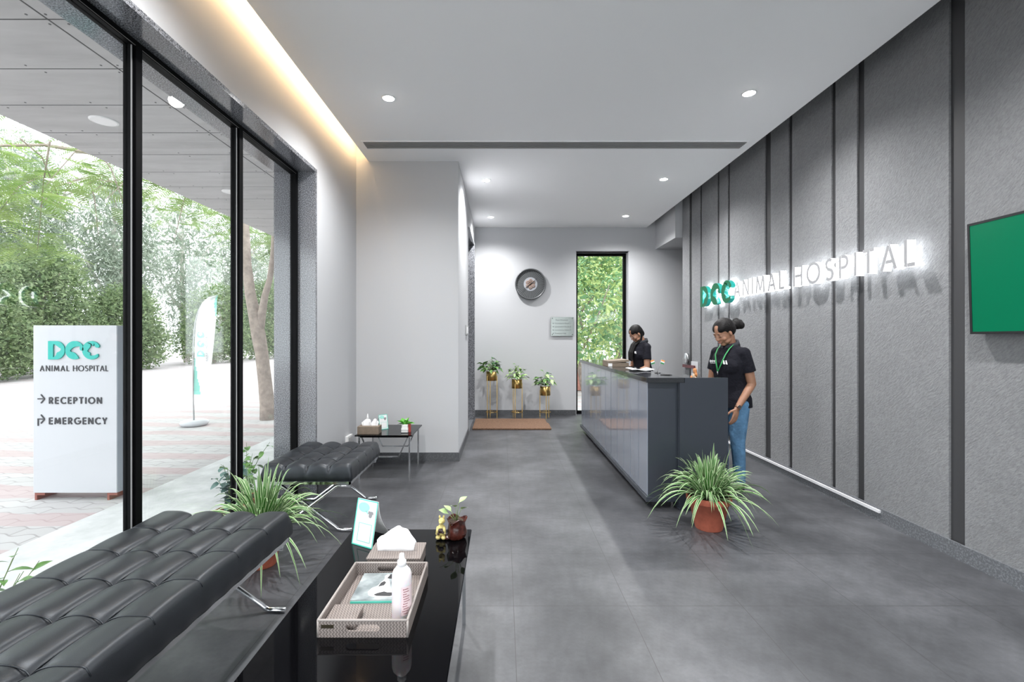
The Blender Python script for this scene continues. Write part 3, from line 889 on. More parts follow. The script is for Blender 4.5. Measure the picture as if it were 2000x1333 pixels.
# near feathery tree with the leaning trunk by the window
def frond_cloud(name, centers, n, length, m_, parent, seed):
    rnd = random.Random(seed); mb = MB(True)
    for (c, r) in centers:
        for _ in range(n):
            p = Vector((c[0]+rnd.gauss(0,.5)*r[0], c[1]+rnd.gauss(0,.5)*r[1], c[2]+rnd.gauss(0,.5)*r[2]))
            if p.x > -4.62: p.x = -4.62 - rnd.random()*0.4
            a = rnd.uniform(0, 2*PI); d = Vector((math.cos(a), math.sin(a), rnd.uniform(-0.5, 0.1))).normalized()
            sd = Vector((-math.sin(a), math.cos(a), 0)); q = rnd.randrange(2)
            L = length*rnd.uniform(0.6, 1.2)
            for k in range(13):
                t = (k+0.5)/13; pp = p + d*L*t + Vector((0,0,-0.25*L*t*t)); w = 0.30*L*math.sin(PI*(0.15+0.8*t))
                for s_ in (-1, 1):
                    e = pp + sd*s_*w + d*w*0.4 + Vector((0,0,-0.1*w)); h = d*0.022*L
                    mb.add([pp-h, pp+h, e+h*0.8, e-h*0.8], [(0,1,2,3)], q)
    return mb.build(name, m_, parent)
TY = 9.35
nt_ = thing('feathery_tree', 'leaning grey tree with forked trunk and fresh feathery leaves outside the window', 'tree', (-4.65, TY, GZ))
tp = lambda x, y, dy=0: P(x, y, TY + dy)
trunk = [tp(524, 822), tp(522, 790), tp(517, 740), tp(511, 690), tp(505, 655), tp(498, 620), tp(489, 575, .1), tp(482, 520, .2), tp(479, 460, .3), tp(476, 400, .5), tp(465, 330, .6)]
MB(True).tube(trunk, [0.155,0.135,0.125,0.12,0.13,0.115,0.10,0.09,0.085,0.075,0.06], 14).build('trunk', M['bark'], nt_)
MB(True).tube([tp(506, 650), tp(512, 610), tp(517, 580), tp(527, 545), tp(533, 500), tp(535, 440)], [0.09,0.075,0.065,0.055,0.05,0.035], 10).build('branch', M['bark'], nt_)
rnd = random.Random(5)
MB(True).tube([(-5.2,9.9,3.9),(-5.6,9.0,4.3),(-6.3,8.2,4.5),(-7.2,7.4,4.45),(-8.0,6.6,4.1)], [0.06,0.05,0.04,0.025,0.012], 8).build('branch', M['bark'], nt_)
for k in range(16):
    a = Vector((-5.6 - rnd.random()*2.4, 9.0 - rnd.random()*2.8, 4.35)); b_ = a + Vector((rnd.uniform(-1,.2), rnd.uniform(-1,.8), rnd.uniform(-1.5,-0.5)))
    if b_.x > -4.8: b_.x = -4.9
    c_ = (a+b_)/2 + Vector((0,0,.25))
    MB(True).tube([a, c_, b_], [0.015, 0.01, 0.004], 5).build('branch', M['bark'], nt_)
frond_cloud('foliage', [((-7.0,7.4,4.0),(1.2,1.2,.7)),((-7.6,6.4,3.5),(1.2,.9,.55)),((-6.2,8.0,4.4),(.9,1.2,.55)),((-5.6,9.0,4.3),(.7,1.2,.5)),
    ((-8.2,7.6,3.1),(1.0,1.0,.5)),((-6.6,10.5,4.2),(.9,1.4,.4)),((-5.9,12,4.1),(.8,1.6,.4)),((-5.2,11.0,3.5),(.3,.8,.5)),((-9.0,8.5,4.4),(1.3,1.2,.7)),((-7.6,5.8,3.9),(1.3,.8,.5)),((-9.2,7.0,3.6),(1.0,.9,.6))],
    95, 0.46, LM['fresh'], nt_, 11)

def tree(name, label, base, h, blobs, n, size, ml, bark, seed, trunk_r=0.16, forks=4, asp=0.5, droop=0, group=None):
    o = thing(name, label, 'tree', base, group=group); rnd = random.Random(seed); B = Vector(base)
    top = B + Vector((rnd.uniform(-.4,.4), rnd.uniform(-.4,.4), h*0.85))
    mid = (B+top)/2 + Vector((rnd.uniform(-.3,.3), rnd.uniform(-.3,.3), 0))
    mb = MB(True).tube([B, mid, top], [trunk_r, trunk_r*0.7, trunk_r*0.25], 10)
    for k in range(forks):
        s_ = B.lerp(top, 0.3 + 0.12*k); a = rnd.uniform(0, 2*PI); l = h*rnd.uniform(0.22, 0.4)
        e = s_ + Vector((math.cos(a)*l*0.55, math.sin(a)*l*0.55, l*0.8))
        mb.tube([s_, (s_+e)/2 + Vector((0,0,-0.1)), e], [trunk_r*0.5, trunk_r*0.35, trunk_r*0.12], 7)
    mb.build('trunk', bark, o)
    bl = [((B.x+c[0], B.y+c[1], B.z+c[2]), r) for (c, r) in blobs]
    leaf_cloud('foliage', bl, n, size, ml, o, seed, asp, droop, n//9)
    return o
g_h = 'bushy trees along the far edge of the yard'
specs = [
 ('bushy_tree','dense green bushy tree at far left edge, left of the sign pylon', (-19.2, 16.5, GZ), 5.2, 'hedge', 19000, 0.13, 2.2),
 ('bushy_tree','dense green bushy tree directly above the sign pylon', (-19.6, 20.0, GZ), 5.6, 'hedge', 19000, 0.13, 2.3),
 ('bushy_tree','mid green bushy tree just left of the first window mullion', (-19.4, 24.0, GZ), 4.4, 'hedge', 15000, 0.14, 2.2),
 ('bushy_tree','low green bush between feather flag and second mullion', (-19.0, 31.0, GZ), 5.2, 'hedge', 13000, 0.15, 2.6),
 ('bushy_tree','dense bush seen behind the leaning trunk', (-19.0, 38.0, GZ), 6.4, 'hedge', 13000, 0.17, 3.2),
]
for k, (nm, lb, ba, h, ml, n, sz, w) in enumerate(specs):
    tree(nm, lb, ba, h, [((0,0,h*0.5),(1.6,w,h*0.5)),((0.3,w*0.4,h*0.3),(1.3,w*0.8,h*0.32)),((0,-w*0.5,h*0.28),(1.4,w*0.7,h*0.3)),((0.2,0.3,h*0.8),(1.2,w*0.6,h*0.22))],
         n, sz, LM[ml], M['bark'], 20+k, 0.12, group=g_h)
specs = [
 ('eucalyptus_tree','tall pale eucalyptus at far left behind the bushes', (-23.5, 18.5, GZ), 11.0, 20000),
 ('eucalyptus_tree','tall silvery eucalyptus rising above the sign pylon', (-23.0, 22.5, GZ), 11.5, 20000),
 ('eucalyptus_tree','grey green eucalyptus just right of the first mullion', (-22.0, 27.0, GZ), 12.0, 18000),
 ('eucalyptus_tree','pale many-stemmed eucalyptus behind the feather flag', (-21.8, 32.5, GZ), 12.5, 12000),
 ('eucalyptus_tree','distant eucalyptus left of the second mullion', (-21.5, 38.5, GZ), 12.5, 16000),
 ('eucalyptus_tree','distant eucalyptus between second mullion and granite jamb', (-22, 46.5, GZ), 13.5, 15000),
]
for k, (nm, lb, ba, h, n) in enumerate(specs):
    tree(nm, lb, ba, h, [((0,0,h*0.62),(2.0,2.3,h*0.40)),((0.4,-1.3,h*0.40),(1.3,1.2,h*0.26)),((0.2,1.5,h*0.44),(1.2,1.1,h*0.30)),((0,0.2,h*0.2),(1.5,2.0,h*0.18))],
         n, 0.20, LM['grey'], M['bark_pale'], 40+k, 0.20, 6, 0.28, 0.9, group='tall eucalyptus trees behind the bushes')
# greenery seen through the tall back window
o = tree('garden_tree', 'pale leafy garden tree seen through the tall back window', (2.3, 13.2, GZ), 5.2,
     [((0.3,0,2.6),(2.0,1.1,1.3)),((-0.8,0.2,3.6),(1.6,1.0,1.1)),((1.0,0.3,4.4),(1.8,1.0,1.1)),((-0.4,-0.3,1.4),(1.2,0.5,0.6)),((0.2,1.6,4.2),(2.4,0.6,1.4))], 13000, 0.12, LM['lit'], M['bark'], 71, 0.08, 5, 0.42, 0.4)
tree('garden_tree', 'second garden tree behind, right side of the tall back window', (4.0, 16.5, GZ), 6.0,
     [((-0.4,0,2.2),(2.2,1.2,1.9)),((0.2,0.3,4.6),(2.4,1.2,1.7))], 9000, 0.14, LM['lit'], M['bark'], 72, 0.10, 5, 0.42, 0.4)
wl_ = MB(True).box(-2, 8, 14.6, 14.8, GZ, 0.42).build('brick_wall', M['brick']); recenter(wl_)
tag(wl_, 'low red brick boundary wall outside, left of the reception counter', 'wall')

# small plants outside the glass
def leafy(name, label, base, stems, lm, leaf_len, leaf_w, seed, pot=None, spread=0.12, h=0.4, per=10, round_=False, cat='plant', stem_m=None):
    o = thing(name, label, cat, base); rnd = random.Random(seed); B = Vector((0,0,0)); z0 = 0
    if pot:
        pr, ph, pm = pot
        MB().lathe([(pr*0.68,0),(pr*0.95,ph*0.85),(pr,ph*0.86),(pr,ph),(pr*0.9,ph),(pr*0.88,ph*0.9),(0,ph*0.9)], seg=28).build('pot', pm, o)
        MB().lathe([(pr*0.88,ph*0.905),(0,ph*0.93)], seg=20).build('soil', M['soil'], o); z0 = ph*0.88
    sm = MB(); lf = MB()
    for s_ in range(stems):
        a = rnd.uniform(0, 2*PI); sp = spread*rnd.uniform(0.3, 1); hh = h*rnd.uniform(0.6, 1.0)
        pts = [Vector((math.cos(a)*sp*t*t*1.2, math.sin(a)*sp*t*t*1.2, z0 + hh*t)) for t in (0, .25, .5, .75, 1)]
        sm.tube(pts, [0.004, 0.0035, 0.003, 0.0025, 0.0015], 5)
        for k in range(per):
            t = 0.15 + 0.85*(k+rnd.random()*0.5)/per
            i = min(3, int(t*4)); p = pts[i].lerp(pts[i+1], min(1, t*4 - i)); aa = rnd.uniform(0, 2*PI)
            add_leaf(lf, p, aa, rnd.uniform(-0.3, 0.6), leaf_len*rnd.uniform(0.7,1.2), leaf_w*rnd.uniform(0.8,1.15), rnd, round_)
    sm.build('stem', stem_m or M['stem'], o); lf.build('foliage', lm, o)
    return o
def add_leaf(mb, p, az, el, L, W, rnd, round_=False, mi=None, droop=0.35):
    """folded, arching leaf"""
    d = Vector((math.cos(az)*math.cos(el), math.sin(az)*math.cos(el), math.sin(el)))
    s_ = Vector((-math.sin(az), math.cos(az), 0)); up = s_.cross(d) * -1
    if up.z < 0: up = -up
    roll = rnd.uniform(-0.5, 0.5); s2 = s_*math.cos(roll) + up*math.sin(roll)
    prof = [0.15, 0.75, 1.0, 0.85, 0.45, 0.02] if not round_ else [0.3, 0.9, 1.0, 1.0, 0.75, 0.25]
    q = mi if mi is not None else 0; vs = []
    for k, w in enumerate(prof):
        t = k/5; c = p + d*L*(0.12 + t) + Vector((0,0,-droop*L*t*t))
        vs += [c - s2*W*0.5*w + up*W*0.12*w, c, c + s2*W*0.5*w + up*W*0.12*w]
    fs = []
    for k in range(5):
        a = k*3; fs += [(a, a+1, a+4, a+3), (a+1, a+2, a+5, a+4)]
    mb.add(vs, fs, q, True)
    mb.tube([p, p + d*L*0.14], 0.0015, 4, q)
leafy('potted_plant', 'potted round-leaved plant outside the glass beside second mullion', (-2.2, 3.80, GZ), 9, M['leaf_blue'], 0.06, 0.055, 3, (0.13, 0.22, M['terracotta']), 0.16, 0.48, 10, True)
leafy('potted_plant', 'potted light green plant outside the glass, behind far bench', (-2.26, 4.16, GZ), 8, M['leaf_mid'], 0.06, 0.045, 4, (0.13, 0.22, M['terracotta']), 0.18, 0.50, 10, True)
leafy('weed', 'small pale weed outside the glass, near far end of long bench', (-2.2, 3.08, GZ), 3, M['leaf_mid'], 0.03, 0.02, 7, None, 0.10, 0.52, 16, True)
leafy('weed', 'small sprig outside the glass just left of first mullion', (-2.2, 2.69, GZ), 2, M['leaf_blue'], 0.035, 0.012, 8, None, 0.06, 0.55, 16)
leafy('weed', 'tiny upright sprig outside the glass above middle of long bench', (-2.2, 2.55, GZ), 1, M['leaf_mid'], 0.03, 0.014, 9, None, 0.03, 0.55, 18)
leafy('shrub', 'leafy shrub tips outside the glass at lower left corner', (-2.32, 2.06, GZ), 10, M['leaf_mid'], 0.08, 0.036, 12, None, 0.26, 0.62, 9)
# ================================================================== BENCHES
def cushion_mesh(W, L, ncol, nrow, ztop, zbot, sub=14):
    """tufted cushion centred on the origin, long side along Y"""
    nx, ny = ncol*sub, nrow*sub; mb = MB(); ix = {}
    A = 0.042; er = 0.035
    def hgt(u, v):
        fu, fv = u*ncol, v*nrow
        su = abs(math.sin(PI*fu)); sv = abs(math.sin(PI*fv))
        if fu < 0.5 or fu > ncol-0.5: su = 1.0 if (fu < 0.5 or fu > ncol-0.5) else su
        if fv < 0.5 or fv > nrow-0.5: sv = 1.0
        h = A*(0.80*su**0.5 + 0.20*sv**0.4)
        qx = abs(fu-round(fu))*W/ncol
        if 0 < round(fu) < ncol: h -= 0.010*math.exp(-(qx/0.005)**2)
        # buttons at interior crossings pull deeper
        bu, bv = round(fu), round(fv)
        if 0 < bu < ncol and 0 < bv < nrow:
            d2 = ((fu-bu)*W/ncol)**2 + ((fv-bv)*L/nrow)**2
            h -= 0.010*math.exp(-d2/0.0009)
        e = min(u, 1-u)*W; f = min(v, 1-v)*L
        for q in (e, f):
            if q < er: h -= er*(1-math.sqrt(max(0, 1-(1-q/er)**2)))*0.8
        return h
    def wob(k, n_, seed): return 0
    for j in range(ny+1):
        for i in range(nx+1):
            u, v = i/nx, j/ny
            # gathered seams bow slightly so the pleats read as curved
            x = (u-0.5)*W + 0.010*math.sin(PI*v*nrow*1.0)*math.sin(2*PI*u*ncol)*0.0
            y = (v-0.5)*L
            mb.v.append((x, y, ztop - A + hgt(u, v)))
    for j in range(ny):
        for i in range(nx):
            a = j*(nx+1)+i; mb.f.append([a, a+1, a+nx+2, a+nx+1]); mb.m.append(0); mb.sm.append(True)
    # skirt
    ring = [i for i in range(nx+1)] + [j*(nx+1)+nx for j in range(1, ny+1)] + [ny*(nx+1)+i for i in range(nx-1, -1, -1)] + [j*(nx+1) for j in range(ny-1, 0, -1)]
    prev = ring; n = len(ring)
    for (dz, off) in ((0.0, 0.004), (0.35, 0.007), (0.8, 0.006), (1.0, -0.004)):
        cur = []
        for q, k in enumerate(ring):
            x, y, z = mb.v[k]; zz = (ztop - A - er*0.8) - dz*((ztop - A - er*0.8) - zbot)
            l = off + 0.0018*math.sin(q*0.9)*dz
            sx = (1 if x > 0 else -1) if abs(abs(x)-W/2) < 1e-6 else 0; sy = (1 if y > 0 else -1) if abs(abs(y)-L/2) < 1e-6 else 0
            mb.v.append((x+sx*l, y+sy*l, zz)); cur.append(len(mb.v)-1)
        for q in range(n):
            r = (q+1) % n
            mb.f.append([prev[r], prev[q], cur[q], cur[r]]); mb.m.append(0); mb.sm.append(True)
        prev = cur
    mb.f.append(list(prev)[::-1][::-1]); mb.m.append(0); mb.sm.append(False)
    return mb

def make_bench(name, label, loc, rz, W, L, ncol, nrow, ztop, frames):
    o = thing(name, label, 'bench', loc, rz, 'tufted leather benches by the window')
    cu = cushion_mesh(W, L, ncol, nrow, ztop, 0.375).build('cushion', M['leather'], o)
    b0 = MB().ell((0, 0, 0), (0.013, 0.013, 0.007), seg=12, rings=8).build('button', M['leather'], cu); first = True
    for i in range(1, ncol):
        for j in range(1, nrow):
            q = b0 if first else b0.copy()
            if not first: COL.objects.link(q); q.parent = cu
            q.location = ((i/ncol-0.5)*W, (j/nrow-0.5)*L, ztop - 0.043); first = False
    # piping in the pleats
    for j in range(1, nrow):
        y = (j/nrow-0.5)*L; pi_ = MB()
        A_ = 0.042; row = []
        for i in range(ncol):
            for k in range(13 if i == ncol-1 else 12):
                t = k/12; x = ((i+t)/ncol-0.5)*W
                e = 1.0
                if i == 0: e = 1 if t > 0.5 else 0.5
                u_ = (i+t)/ncol; su_ = 1.0 if (u_*ncol < 0.5 or u_*ncol > ncol-0.5) else abs(math.sin(PI*u_*ncol))**0.5
                ed = min(u_, 1-u_)*W; zz = ztop - A_ + A_*(0.80*su_) + 0.0015
                if ed < 0.035: zz -= 0.035*(1-math.sqrt(max(0, 1-(1-ed/0.035)**2)))*0.8
                row.append((x, y, zz))
        pi_.tube(row, 0.0026, 6)
        pi_.build('piping', M['leather'], cu)
    for i in range(1, ncol):
        x = (i/ncol-0.5)*W - 0.007; col_ = []
        for k in range(nrow*10+1):
            v_ = k/(nrow*10); fv = v_*nrow; sv_ = 1.0 if (fv < 0.5 or fv > nrow-0.5) else abs(math.sin(PI*fv))**0.30
            ed = min(v_, 1-v_)*L; zz = ztop - 0.042 + 0.042*(0.20*sv_) + 0.004
            if ed < 0.035: zz -= 0.035*(1-math.sqrt(max(0, 1-(1-ed/0.035)**2)))*0.8
            col_.append((x, (v_-0.5)*L, zz))
        MB().tube(col_, 0.0024, 6).build('piping', M['leather'], cu)
    fr = MB(); w, l = W/2-0.005, L/2-0.005
    fr.box(-w, w, -l, -l+0.012, 0.355, 0.378).box(-w, w, l-0.012, l, 0.355, 0.378)
    fr.box(-w, -w+0.012, -l, l, 0.355, 0.378).box(w-0.012, w, -l, l, 0.355, 0.378)
    fr.build('seat_frame', M['chrome'], o)
    for y in frames:
        for s_ in (-1, 1):
            lg = MB(); r = 0.0125; a = W/2 - 0.01; zt, zb = 0.342, 0.0125; q = y + s_*0.0135
            pts = [(-s_*a, q, zt), (-s_*(a-0.085), q, zt), (-s_*(a-0.105), q, zt-0.008), (-s_*(a-0.125), q, zt-0.025),
                   (s_*(a-0.125), q, zb+0.025), (s_*(a-0.105), q, zb+0.008), (s_*(a-0.085), q, zb), (s_*a, q, zb)]
            lg.tube(pts, r, 12).build('leg', M['chrome'], o)
    return o
make_bench('tufted_bench', 'long black tufted leather bench with chrome crossed legs, nearest to viewer', (-1.455, 1.645, 0), -0.02, 0.67, 1.63, 4, 7, 0.515, (-0.70, 0.765))
make_bench('tufted_bench', 'short black tufted leather bench with chrome crossed legs, farther one by granite jamb', (-1.41, 3.765, 0), 0, 0.64, 0.77, 4, 4, 0.505, (-0.345, 0.335))

# ================================================================== TABLES
def make_table(name, label, loc, W, L, zt):
    o = thing(name, label, 'table', loc, 0, 'black glass tables with chrome legs')
    MB().rbox((0, 0, zt-0.006), (W, L, 0.012), 0.018).build('tabletop', M['black_glass'], o)
    w, l = W/2-0.035, L/2-0.045
    for sx in (-1, 1):
        for sy in (-1, 1):
            MB().box(sx*w-0.008, sx*w+0.008, sy*l-0.008, sy*l+0.008, 0, zt-0.0125).build('leg', M['chrome'], o)
    for sy in (-1, 1):
        b_ = MB(); y = sy*(l-0.010)
        pts = [(-w+0.015, zt-0.02), (-w+0.11, 0.225), (w-0.11, 0.225), (w-0.015, zt-0.02)]
        for k in range(3):
            b_.bar((pts[k][0], y, pts[k][1]), (pts[k+1][0], y, pts[k+1][1]), 0.012, 0.012, up=(0,1,0))
        b_.build('brace', M['chrome'], o)
    b_ = MB().box(-w, w, -l-0.006, -l+0.006, zt-0.03, zt-0.013).box(-w, w, l-0.006, l+0.006, zt-0.03, zt-0.013)
    b_.box(-w-0.006, -w+0.006, -l, l, zt-0.03, zt-0.013).box(w-0.006, w+0.006, -l, l, zt-0.03, zt-0.013)
    b_.build('apron_frame', M['black_metal'], o)
    return o
TZ = 0.45
make_table('coffee_table', 'long black glass coffee table in the foreground, holding the tray', (-0.453, 1.76, 0), 0.595, 1.2, TZ)
make_table('side_table', 'square black glass side table against the white wall block', (-1.18, 4.94, 0), 0.57, 0.58, TZ)

# ---- tray
tr_ = thing('serving_tray', 'taupe woven tray with cut-out handles on the near table', 'tray', (-0.448, 1.70, TZ))
TW, TL, TH, tk = 0.292, 0.392, 0.054, 0.008
MB().box(-TW/2, TW/2, -TL/2, TL/2, 0, 0.006).build('base', M['weave'], tr_)
for s_ in (-1, 1):
    MB().box(s_*TW/2 - (tk if s_ > 0 else 0), s_*TW/2 + (tk if s_ < 0 else 0), -TL/2, TL/2, 0.006, TH).build('side', M['weave'], tr_, bevel=0.0015)
def slot_wall(y0, y1):
    """end wall with a stadium shaped hole"""
    mb = MB(); hw, hh, zc = 0.043, 0.0115, 0.030; x1 = TW/2 - tk; z0, z1 = 0.006, TH
    hole = []; n = 8
    for k in range(n+1): t = -PI/2 + PI*k/n; hole.append((hw + hh*math.cos(t), zc + hh*math.sin(t)))
    for k in range(n+1): t = PI/2 + PI*k/n; hole.append((-hw + hh*math.cos(t), zc + hh*math.sin(t)))
    outer = []
    for (x, z) in hole:
        dx, dz = x, z-zc; sx = x1/abs(dx) if abs(dx) > 1e-6 else 1e9
        sz = ((z1-zc) if dz > 0 else (zc-z0))/abs(dz) if abs(dz) > 1e-6 else 1e9
        if abs(dx) >= hw - 1e-6 and abs(dz) < hh*0.75: outer.append((math.copysign(x1, dx), zc + max(-(zc-z0), min(z1-zc, dz*sx*0.35))))
        else: outer.append((max(-x1, min(x1, dx*1.0 if abs(dx) < hw else math.copysign(x1, dx))), z1 if dz > 0 else z0))
    Mx = Matrix(((1,0,0,0),(0,0,1,0),(0,1,0,0),(0,0,0,1)))
    ribbon(mb, outer, hole, True, y0, y1, Mx)
    return mb
for (a, c) in ((-TL/2, -TL/2+tk), (TL/2-tk, TL/2)):
    slot_wall(a, c).build('end_panel', M['weave'], tr_)
rim = MB(); e = TW/2-0.003; f_ = TL/2-0.003
rim.tube([(-e,-f_,TH),(e,-f_,TH)], 0.0042, 6).tube([(-e,f_,TH),(e,f_,TH)], 0.0042, 6).tube([(-e,-f_,TH),(-e,f_,TH)], 0.0042, 6).tube([(e,-f_,TH),(e,f_,TH)], 0.0042, 6)
for sx in (-1, 1):
    for sy in (-1, 1): rim.tube([(sx*e, sy*f_, 0.001), (sx*e, sy*f_, TH)], 0.0042, 6)
rim.build('piping', M['weave_edge'], tr_)
MB().box(-0.132, -0.092, -TL/2-0.0012, -TL/2, 0.030, 0.041).build('brand_plate', mat('dull_bronze_plate', (0.09, 0.075, 0.05), 0.4, 0.8), tr_)

# coaster box
cb = thing('coaster_box', 'small taupe woven coaster box in near left corner of tray', 'box', (-0.532, 1.585, TZ+0.006))
MB().rbox((0,0,0.011), (0.098, 0.095, 0.022), 0.004).build('box_body', M['weave'], cb)
MB().rbox((0,0,0.0245), (0.102, 0.099, 0.005), 0.003).build('lid', M['weave'], cb)

# magazine with a dog picture
m, nt, b = nodes('magazine_cover'); v = coords(nt)
f = noise(nt, v, 9, 3)
nt.links.new(ramp(nt, f, [(0.35, (0.16, 0.19, 0.20)), (0.6, (0.42, 0.47, 0.48)), (0.75, (0.62, 0.66, 0.66))]), b.inputs['Base Color']); b.inputs['Roughness'].default_value = 0.2
M['cover'] = m
mg = thing('magazine', 'grey magazine with black and white dog picture lying in the tray', 'magazine', (-0.463, 1.79, TZ+0.006), 0.03)
MB().box(-0.085, 0.10, -0.098, 0.092, 0.0, 0.010).build('pages', M['paper'], mg)
MB().box(-0.087, 0.102, -0.100, 0.094, 0.010, 0.0115).build('front_cover', M['cover'], mg)
MB().box(-0.087, 0.102, -0.1015, -0.098, 0.0, 0.006).build('teal_spine', M['teal'], mg)
dog = MB()
dog.prism([(0.0,-0.085),(0.045,-0.083),(0.075,-0.072),(0.078,-0.055),(0.06,-0.05),(0.045,-0.03),(0.035,-0.01),(0.03,0.02),(0.018,0.05),(0.022,0.075),(0.01,0.085),(0.0,0.07),(0.005,0.045),(-0.005,0.02),(-0.012,-0.005),(-0.03,-0.02),(-0.038,-0.045),(-0.03,-0.07)], 0.0116, 0.0118)
dog.build('white_dog_print', M['white_print'], mg)
dog = MB()
dog.prism([(0.0,-0.075),(0.05,-0.078),(0.072,-0.066),(0.07,-0.052),(0.035,-0.052),(0.022,-0.045),(0.0,-0.055),(-0.012,-0.066)], 0.0119, 0.0120)
dog.prism([(0.012,0.05),(0.05,0.045),(0.10,0.048),(0.10,0.085),(0.05,0.088),(0.02,0.082)], 0.0119, 0.0120)
dog.prism([(-0.008,-0.01),(0.012,-0.002),(0.016,0.02),(0.006,0.03),(-0.004,0.018)], 0.0119, 0.0120)
dog.build('black_dog_print', M['dark_print'], mg)

# sanitizer bottle
m, nt, b = nodes('frosted_clear_plastic'); b.inputs['Base Color'].default_value = (0.86, 0.80, 0.83, 1); b.inputs['Roughness'].default_value = 0.35
b.inputs['Subsurface Weight'].default_value = 0.6; b.inputs['Subsurface Scale'].default_value = 0.03; M['bottle'] = m
bo = thing('sanitizer_bottle', 'clear plastic hand sanitizer bottle with nozzle cap standing in the tray', 'bottle', (-0.343, 1.60, TZ+0.006))
MB().lathe([(0.030,0.0),(0.033,0.004),(0.033,0.135),(0.0325,0.150),(0.029,0.162),(0.018,0.176),(0.013,0.181)], seg=36, cap=True).build('bottle_body', M['bottle'], bo)
MB().lathe([(0.015,0.178),(0.015,0.196),(0.010,0.198),(0.0085,0.216),(0.0075,0.219),(0.0,0.219)], seg=24).build('nozzle_cap', M['white_plastic'], bo)
lb = MB()
for k in range(9): 
    a0, a1 = math.radians(-82 + k*9), math.radians(-82 + (k+1)*9)
    r = 0.0334
    lb.add([(r*math.cos(a0), r*math.sin(a0), 0.025), (r*math.cos(a1), r*math.sin(a1), 0.025), (r*math.cos(a1), r*math.sin(a1), 0.12), (r*math.cos(a0), r*math.sin(a0), 0.12)], [(0,1,2,3)], 0, True)
lb_o = lb.build('label', mat('pale_pink_label', (0.82, 0.66, 0.68), 0.4), bo)
pr_ = MB(); rnd = random.Random(2)
for k in range(11):
    z = 0.030 + k*0.008; a = math.radians(-75 + rnd.random()*8)
    n_ = rnd.randrange(4, 8)
    for q in range(n_):
        a0 = a + q*0.10; r = 0.0337
        pr_.add([(r*math.cos(a0), r*math.sin(a0), z), (r*math.cos(a0+0.07), r*math.sin(a0+0.07), z), (r*math.cos(a0+0.07), r*math.sin(a0+0.07), z+0.003), (r*math.cos(a0), r*math.sin(a0), z+0.003)], [(0,1,2,3)])
pr_.build('printed_text', mat('maroon_print', (0.25, 0.04, 0.06), 0.5), lb_o)

# tissue boxes
def tissue_poly(mb, w, d, h, c=(0,0,0), seed=1, lean=(0.0, 0.0)):
    """crumpled sheet of tissue rising from a slit"""
    rnd = random.Random(seed); nu, nv = 22, 12; vs = []
    ph = [rnd.uniform(0, 6.28) for _ in range(5)]
    for j in range(nv+1):
        t = j/nv
        for i in range(nu+1):
            s_ = i/nu*2-1
            hh = h*(1 - 0.50*abs(s_)**2.4 + 0.07*math.sin(4*s_+ph[1]))
            x = s_*w*(0.86 + 0.10*t**0.7) ; z = hh*math.sin(t*PI*0.62)/math.sin(PI*0.62)*1.0
            y = d*(0.9*math.sin(3.3*s_+ph[0])*t + 0.5*math.sin(8*s_+ph[2])*t + (t**2)*1.2) + 0.006*math.sin(14*s_+ph[3])*t
            vs.append((c[0]+x+lean[0]*t, c[1]+y+lean[1]*t, c[2]+z))
    fs = [(j*(nu+1)+i, j*(nu+1)+i+1, (j+1)*(nu+1)+i+1, (j+1)*(nu+1)+i) for j in range(nv) for i in range(nu)]
    mb.add(vs, fs, 0, True); return mb
tb = thing('tissue_box', 'taupe woven tissue box with white tissue standing behind the tray', 'tissue box', (-0.449, 2.005, TZ))
MB().rbox((0,0,0.024), (0.218, 0.148, 0.048), 0.004).build('box_body', M['weave'], tb)
MB().rbox((0,0,0.0515), (0.224, 0.154, 0.007), 0.004).build('lid', M['weave'], tb)
tt = tissue_poly(MB(), 0.088, 0.016, 0.085, (-0.005, -0.01, 0.055), 4, (0.005, 0.0)).build('tissue', M['tan_tissue'], tb)
md = tt.modifiers.new('solid', 'SOLIDIFY'); md.thickness = 0.001

tb2 = thing('tissue_box', 'brown tissue box with two white tissues on the far side table', 'tissue box', (-1.346, 4.76, TZ))
MB().rbox((0,0,0.038), (0.215, 0.12, 0.076), 0.004).build('box_body', M['brown_card'], tb2)
t2 = MB(); tissue_poly(t2, 0.05, 0.012, 0.055, (-0.03, 0, 0.076), 7, (-0.005, 0)); tissue_poly(t2, 0.04, 0.012, 0.06, (0.05, 0, 0.076), 9, (0.008, 0))
t2.build('tissue', M['tan_tissue'], tb2)

